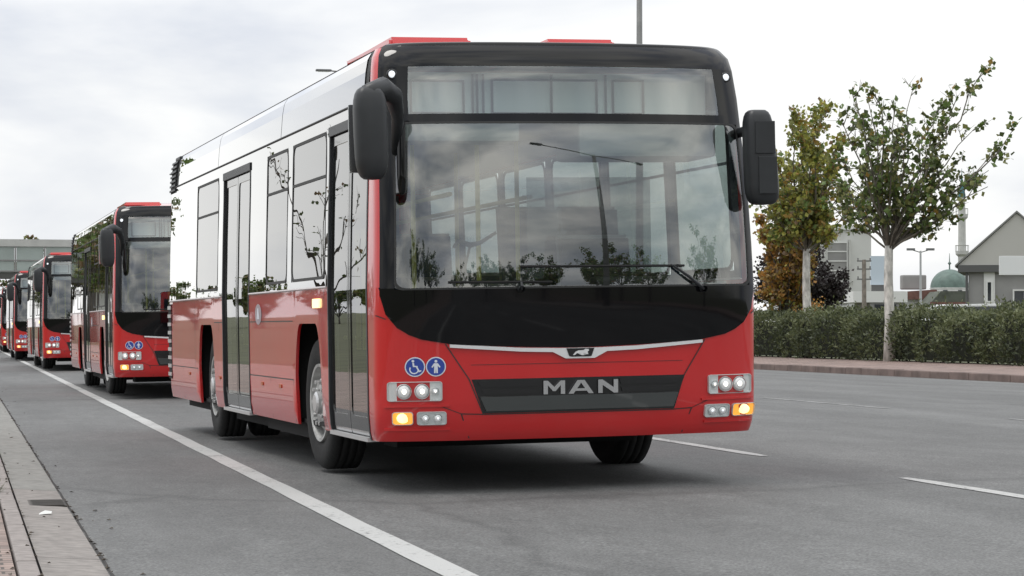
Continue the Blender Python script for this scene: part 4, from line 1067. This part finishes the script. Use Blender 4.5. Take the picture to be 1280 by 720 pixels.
for o, (x, y, rz, lab) in zip(lamps, ((20.6, 72.4, 0, 'tall street lamp pole rising above the roof of the nearest bus'),
        (20.7, 123, 0, 'street lamp whose head shows just above the roof edge of the nearest bus'),
        (20.6, 209, 0, 'distant street lamp whose head shows beside the rear vent of the nearest bus'),
        (20.5, 262, 0, 'farthest street lamp, its head showing left above the second bus'),
        (13.7, -9.5, R(-16), 'double-armed street lamp mirrored in the windscreen of the nearest bus'))):
    o.location = (x, y, .1); o.rotation_euler = (0, 0, rz); tag(o, lab, 'street lamp', 'tall double-armed street lamps')
for c in lamps[4].children:
    if c.name.startswith('pole'): c.scale = (1.6, 1.6, 1)
bm = BM(); box(bm, 11.9, 15.0, -60, -5, -.1, .22, bev=.03); tag(obj('traffic_island', fixn(bm), M['kerb']), kind='structure')
# small lamp with two short arms beyond the hedge
r = empty('yard_lamp', (58.0, 140.6, -.15), PS, label='slim yard lamp with two short arms between the plane tree and the mosque', cat='lamp post')
bm = BM(); tube(bm, [(0, 0, 0), (0, 0, 6.0)], [.09, .06], 8); obj('pole', bm, mat('pale_pole', (.45, .46, .47), .5), r)
for s in (-1, 1):
    bm = BM(); tube(bm, [(0, 0, 5.9), (s*.5, 0, 6.05)], .03, 6); box(bm, min(s*.35, s*.85), max(s*.35, s*.85), -.1, .1, 6.02, 6.16); obj('lamp_head', bm, M['lamp_head'], r)
r = empty('utility_pole', (43.68, 113.1, -.15), PS, label='brown utility pole with insulators in front of the pale apartment block', cat='utility pole')
bm = BM(); tube(bm, [(0, 0, 0), (0, 0, 4.6)], [.13, .10], 8); obj('pole', bm, mat('weathered_pole', (.25, .22, .19), .85, noise=(4, .3)), r)
bm = BM()
for z in (3.6, 4.1, 4.5): box(bm, -.35, .35, -.05, .05, z, z+.07); [tube(bm, [(x, 0, z+.07), (x, 0, z+.18)], .035, 6) for x in (-.3, .3)]
obj('crossarm', bm, M['galv'], r)

# ================================================================== BUILDINGS
M['plaster'] = mat('white_plaster', (.62, .62, .60), .85, noise=(.6, .08))
M['plaster2'] = mat('grey_plaster', (.30, .295, .29), .85, noise=(.8, .12))
M['clad'] = mat('beige_cladding', (.50, .49, .46), .7, noise=(.4, .06))
M['dkglass'] = mat('window_glass', (.03, .035, .04), .08, coat=.5)
M['bluegl'] = mat('sky_blue_panel', (.56, .64, .72), .3)
M['fascia'] = mat('dark_fascia', (.10, .10, .10), .6)
M['offwhite'] = mat('off_white', (.75, .75, .73), .6)
M['tile'] = mat('red_roof_tiles', (.17, .085, .07), .85, noise=(3, .25))
M['copper'] = mat('green_dome_sheet', (.11, .16, .14), .55, noise=(1.5, .2))
M['stone'] = mat('pale_stone', (.52, .52, .50), .8, noise=(1, .1))
def windowp(parent, x0, x1, z0, z1, y=-.02, m=None, sill=True, mull=1, bars=0):
    bm = BM(); w_ = .07
    box(bm, x0, x0+w_, y-.05, y+.03, z0, z1); box(bm, x1-w_, x1, y-.05, y+.03, z0, z1); box(bm, x0+w_, x1-w_, y-.05, y+.03, z0, z0+w_); box(bm, x0+w_, x1-w_, y-.05, y+.03, z1-w_, z1)
    for i in range(mull): xm = x0+(x1-x0)*(i+1)/(mull+1); box(bm, xm-.025, xm+.025, y-.04, y+.02, z0+w_, z1-w_)
    for i in range(bars): zm_ = z0+(z1-z0)*(i+1)/(bars+1); box(bm, x0+w_, x1-w_, y-.06, y-.045, zm_-.04, zm_+.04)
    wd = obj('window', bm, M['offwhite'], parent)
    bm = BM(); box(bm, x0+w_, x1-w_, y-.008, y+.015, z0+w_, z1-w_); obj('pane', bm, m or M['dkglass'], wd)
# pale apartment block
a = empty('apartment_building', (53.35, 151.95, -.15), PS, label='pale apartment block with louvred balcony windows behind the yellowing plane tree', cat='building')
bm = BM(); box(bm, 0, 5.5, 0, 9, 0, 7.7); obj('wall', bm, M['plaster'], a)
bm = BM(); box(bm, -.15, 5.65, -.15, 9.15, 7.705, 8.0); box(bm, .8, 3.0, 2, 5, 8.0, 9.4); obj('roof', bm, M['offwhite'], a)
for fz in (1.0, 4.6):
    windowp(a, 2.55, 3.95, fz-.2, fz+2.3, mull=0, bars=3, m=M['plaster2']); windowp(a, .6, 1.6, fz+.3, fz+1.9)
    bm = BM(); box(bm, 2.35, 2.5, -.35, -.01, fz-.4, fz+2.45); box(bm, 4.0, 4.12, -.35, -.01, fz-.4, fz+2.45); box(bm, 2.5, 4.0, -.35, -.01, fz-.42, fz-.30); obj('balcony', bm, M['stone'], a)
# shop with white band and blue sky-coloured board
a = empty('shop_building', (47.65, 122.5, -.15), PS, label='low shop with white band, dark front and pale blue rooftop board, behind the plane trunk', cat='shop')
bm = BM(); box(bm, 0, 1.8, .1, 6, 0, 2.6); obj('wall', bm, M['plaster2'], a)
bm = BM(); box(bm, -.9, 2.0, 0, 6.1, 2.605, 3.2); obj('canopy', bm, M['offwhite'], a)
bm = BM(); box(bm, .25, 1.4, .05, .09, .2, 2.5); obj('shop_window', bm, M['dkglass'], a)
bm = BM(); box(bm, .15, .95, .5, .6, 3.202, 3.55); obj('sign_base', bm, M['fascia'], a)
bm = BM(); box(bm, .1, 1.0, .5, .62, 3.55, 5.1); obj('rooftop_board', bm, M['bluegl'], a)
# house with the beige gable
a = empty('gabled_house', (45.0, 104.6, -.15), PS-.22, label='grey house with a wide beige gable above a dark eave at the right edge', cat='house')
e0, e1 = 0.0, 5.3
bm = BM(); box(bm, .45, 4.9, .3, 7, 0, 3.8); obj('wall', bm, M['plaster2'], a)
bm = BM(); box(bm, -.02, 5.3, 0, 7.3, 3.80, 4.12); obj('eave', bm, M['fascia'], a)
bm = BM(); prism(bm, [(.0, 4.125), (5.3, 4.125), (2.65, 6.50)], .10, 7.2); obj('gable', fixn(bm), M['clad'], a)
bm = BM()
for s in (0, 1):
    x0, x1 = (-.15, 2.65) if s == 0 else (5.45, 2.65)
    v = [bm.verts.new(p) for p in ((x0, 0, 4.13), (x1, 0, 6.62), (x1, 7.3, 6.62), (x0, 7.3, 4.13), (x0, 0, 4.03), (x1, 0, 6.52), (x1, 7.3, 6.52), (x0, 7.3, 4.03))]
    for q in ((0, 1, 2, 3), (7, 6, 5, 4), (0, 4, 5, 1), (3, 2, 6, 7), (0, 3, 7, 4)): bm.faces.new([v[i] for i in q])
obj('roof', fixn(bm), mat('roof_sheet', (.22, .22, .21), .6), a)
bm = BM(); box(bm, 1.15, 1.65, .22, .29, .0, 3.79); obj('column', bm, M['offwhite'], a)
windowp(a, 1.25, 1.55, 2.4, 3.4, .215, mull=0); windowp(a, 1.22, 1.56, .6, 2.1, .215, mull=0, m=M['plaster2']); windowp(a, 2.45, 4.6, .9, 3.0, .28, mull=3)
bm = BM(); box(bm, 2.3, 4.8, .1, .29, .45, .75); obj('ledge', bm, M['offwhite'], a)
bm = BM(); tube(bm, [(.38, .2, 0), (.38, .2, 3.79)], .06, 8); obj('downpipe', bm, M['fascia'], a)
# blank white board in front of the house
a = empty('white_board', (35.75, 79.5, .1), PS, label='blank white board on a post in front of the grey house at the right edge', cat='board')
bm = BM(); box(bm, 0, 1.9, 0, .08, 2.83, 3.50, bev=.01); obj('panel', fixn(bm), mat('white_board', (.82, .83, .84), .5), a)
bm = BM(); tube(bm, [(.95, .04, -.15), (.95, .04, 2.83)], .05, 8); obj('post', bm, M['galv'], a)
# low houses
a = empty('low_house', (68.3, 168.9, -.15), PS, label='low house with a dull red roof right of the plane tree trunk', cat='house')
bm = BM(); box(bm, -.9, 2.6, 0, 6, 0, 3.35); obj('wall', bm, M['stone'], a)
bm = BM(); prism(bm, [(-1.3, 3.355), (2.9, 3.355), (2.4, 4.1), (-.6, 3.9)], -.3, 6.3); obj('roof', fixn(bm), M['tile'], a)
windowp(a, 1.0, 2.0, 1.9, 2.9)
bm = BM(); box(bm, .1, 1.9, 1, 2.2, 4.12, 5.2, bev=.1); obj('water_tank', bm, M['plaster2'], a)
a = empty('low_house', (68.6, 163.9, -.15), PS, label='low white house with a grey-green roof below the mosque dome', cat='house')
bm = BM(); box(bm, 0, 3.4, 0, 6, 0, 2.9); obj('wall', bm, M['plaster'], a)
bm = BM(); prism(bm, [(-.4, 2.905), (3.8, 2.905), (3.2, 3.9), (.5, 3.9)], -.3, 6.3); obj('roof', fixn(bm), mat('mossy_roof', (.10, .11, .09), .9, noise=(2, .3)), a)
bm = BM(); box(bm, -.3, 3.7, -.33, -.31, 2.95, 3.12); obj('eave_board', bm, M['tile'], a)
windowp(a, .5, 1.2, 1.2, 2.3); windowp(a, 1.6, 2.3, 1.2, 2.3, m=M['bluegl']); windowp(a, 2.6, 3.1, 1.2, 2.3)
# mosque
a = empty('mosque', (151.4, 355.3, -.15), PS, label='small mosque with a green dome beyond the low houses', cat='mosque')
bm = BM(); box(bm, -4.5, 4.5, -4.5, 4.5, 0, 6.4); obj('wall', bm, M['stone'], a)
bm = BM(); lathe(bm, [(6.4, 3.0), (7.4, 3.0), (7.5, 3.15), (7.6, 2.95)], 'z', 24); obj('drum', bm, M['stone'], a)
bm = BM(); lathe(bm, [(7.6+2.9*math.sin(R(q)), 3.0*math.cos(R(q))) for q in range(0, 91, 9)], 'z', 28); dm = obj('dome', bm, M['copper'], a, smooth=True)
bm = BM(); lathe(bm, [(10.4, .12), (11.2, .1), (11.4, .3), (11.7, .08), (13.0, .03)], 'z', 8); obj('finial', bm, M['copper'], dm)
for i in range(8):
    q = R(i*45+22); bm = BM(); box(bm, -.35, .35, -.05, .05, 6.6, 7.2); wv = obj('window', bm, M['dkglass'], a, loc=(3.02*math.sin(q), -3.02*math.cos(q), 0), rot=(0, 0, q))
a = empty('minaret', (160.8, 372.2, -.15), PS, label='slender pale minaret with balconies and a blue-green cone above the mosque', cat='minaret')
bm = BM(); lathe(bm, [(0, 1.1), (3, 1.1), (4, .75), (14.0, .72), (14.4, 1.15), (15.0, 1.2), (15.02, .70), (20.5, .66), (20.9, 1.05), (21.5, 1.1), (21.52, .6), (24.5, .58)], 'z', 16); obj('shaft', bm, M['stone'], a)
bm = BM(); lathe(bm, [(24.5, .72), (28.5, .04)], 'z', 16); lathe(bm, [(28.4, .08), (29.6, .03)], 'z', 6); obj('spire', bm, mat('spire_sheet', (.06, .20, .24), .5), a)
for z in (14.9, 21.4):
    bm = BM()
    for i in range(16): t = 2*math.pi*i/16; r_ = 1.18 if z < 20 else 1.08; tube(bm, [(r_*math.cos(t), r_*math.sin(t), z), (r_*math.cos(t), r_*math.sin(t), z+1.0)], .05, 4)
    lathe(bm, [(z+1.0, 1.12 if z < 20 else 1.02), (z+1.1, 1.25 if z < 20 else 1.12)], 'z', 16); obj('balcony_rail', bm, M['stone'], a)
a.scale = (.92, .92, .93)
# footbridge far down the road
a = empty('footbridge', (0, 172, 0), 0, label='glass-sided pedestrian bridge across the road far behind the last buses', cat='footbridge')
bm = BM(); box(bm, -16, 34, 0, 3.2, 4.55, 4.95); obj('deck', bm, mat('bridge_deck', (.09, .09, .085), .7), a)
bm = BM(); box(bm, -16, 34, -.08, 3.28, 6.75, 7.25); obj('roof', bm, M['stone'], a)
M['br_glass'] = mat('milky_glass', (.34, .39, .37), .25, noise=(.5, .15))
k = 0
for x in range(-16, 34, 2):
    bm = BM(); box(bm, x+.08, x+1.92, .02, .06, 4.95, 6.74); pn = obj('side_panel', bm, M['br_glass'], a)
bm = BM()
for x in range(-16, 35, 2): box(bm, x-.06, x+.06, -.03, .08, 4.955, 6.745)
box(bm, -16, 34, -.05, .0, 5.75, 5.83); box(bm, -16, 34, -.1, .1, 5.0, 5.08); obj('frame', bm, M['plaster2'], a)
for x in (-9, 24, 31):
    bm = BM(); box(bm, x-.4, x+.4, .8, 2.4, -.2, 4.545); obj('pier', bm, M['stone'], a)
bsrc = far_tree_src('background_tree', (6, 262, -.2), 10.6, 3.2, 1500, gl, [3, 2, 2, 2], 71, 'tree whose top shows over the footbridge at the left edge', 'trees beyond the footbridge', .4, 12, .3, 2)
for x, y, s, lab in ((2.2, 258, 1.02, 'leftmost tree top peeping over the footbridge'), (9.5, 262, .98, 'rightmost tree top peeping over the footbridge, beside the third bus')):
    c = copy_tree(bsrc); c.location = (x, y, -.2); c.scale = (s, s, s); c.rotation_euler[2] = x; c['label'] = lab
bsrc['label'] = 'middle tree top peeping over the footbridge between two others'
# parked cars beyond the hedge
def make_car(name, col, loc, rz, label):
    r = empty(name, loc, rz, label=label, cat='car', group='cars parked beyond the hedge')
    pt = mat(name+'_paint', col, .3, coat=1)
    bm = BM(); prof = [(-2.3, .35), (-2.35, 1.05), (-2.0, 1.32), (-1.3, 1.42), (2.2, 1.45), (2.35, 1.2), (2.3, .35)]
    prism(bm, prof, -.85, .85); bmesh.ops.bevel(bm, geom=bm.edges[:], offset=.06, segments=2, affect='EDGES')
    obj('body', fixn(bm), pt, r, smooth=False)
    bm = BM(); prism(bm, [(-1.5, 1.40), (-.75, 2.18), (2.0, 2.24), (2.28, 1.42)], -.72, .72); bmesh.ops.bevel(bm, geom=bm.edges[:], offset=.05, segments=2, affect='EDGES'); cb = obj('cabin', fixn(bm), pt, r)
    for s in (-1, 1):
        bm = BM(); prism(bm, [(-1.15, 1.5), (-.62, 2.08), (.15, 2.1), (.15, 1.5)], s*.722, s*.732); obj('window', fixn(bm), M['dkglass'], r)
        bm = BM(); prism(bm, [(.25, 1.5), (.25, 2.1), (1.85, 2.12), (2.05, 1.5)], s*.722, s*.732); obj('window', fixn(bm), M['dkglass'], r)
        for x in (-1.5, 1.5):
            bm = BM(); lathe(bm, [(s*.66, .30), (s*.66, .33), (s*.86, .33), (s*.87, .24)], 'y', 20, (x, 0, .33)); wv = obj('wheel', bm, M['rubber'], r, smooth=True)
            bm = BM(); lathe(bm, [(s*.865, .22), (s*.87, .02)], 'y', 16, (x, 0, .33)); obj('rim', bm, M['rim'], wv)
    return r
r = make_car('parked_van', (.75, .75, .75), (39.9, 93.4, -.15), PS+.35, 'white van parked beyond the hedge below the mosque dome')
del r['group']; r['category'] = 'van'
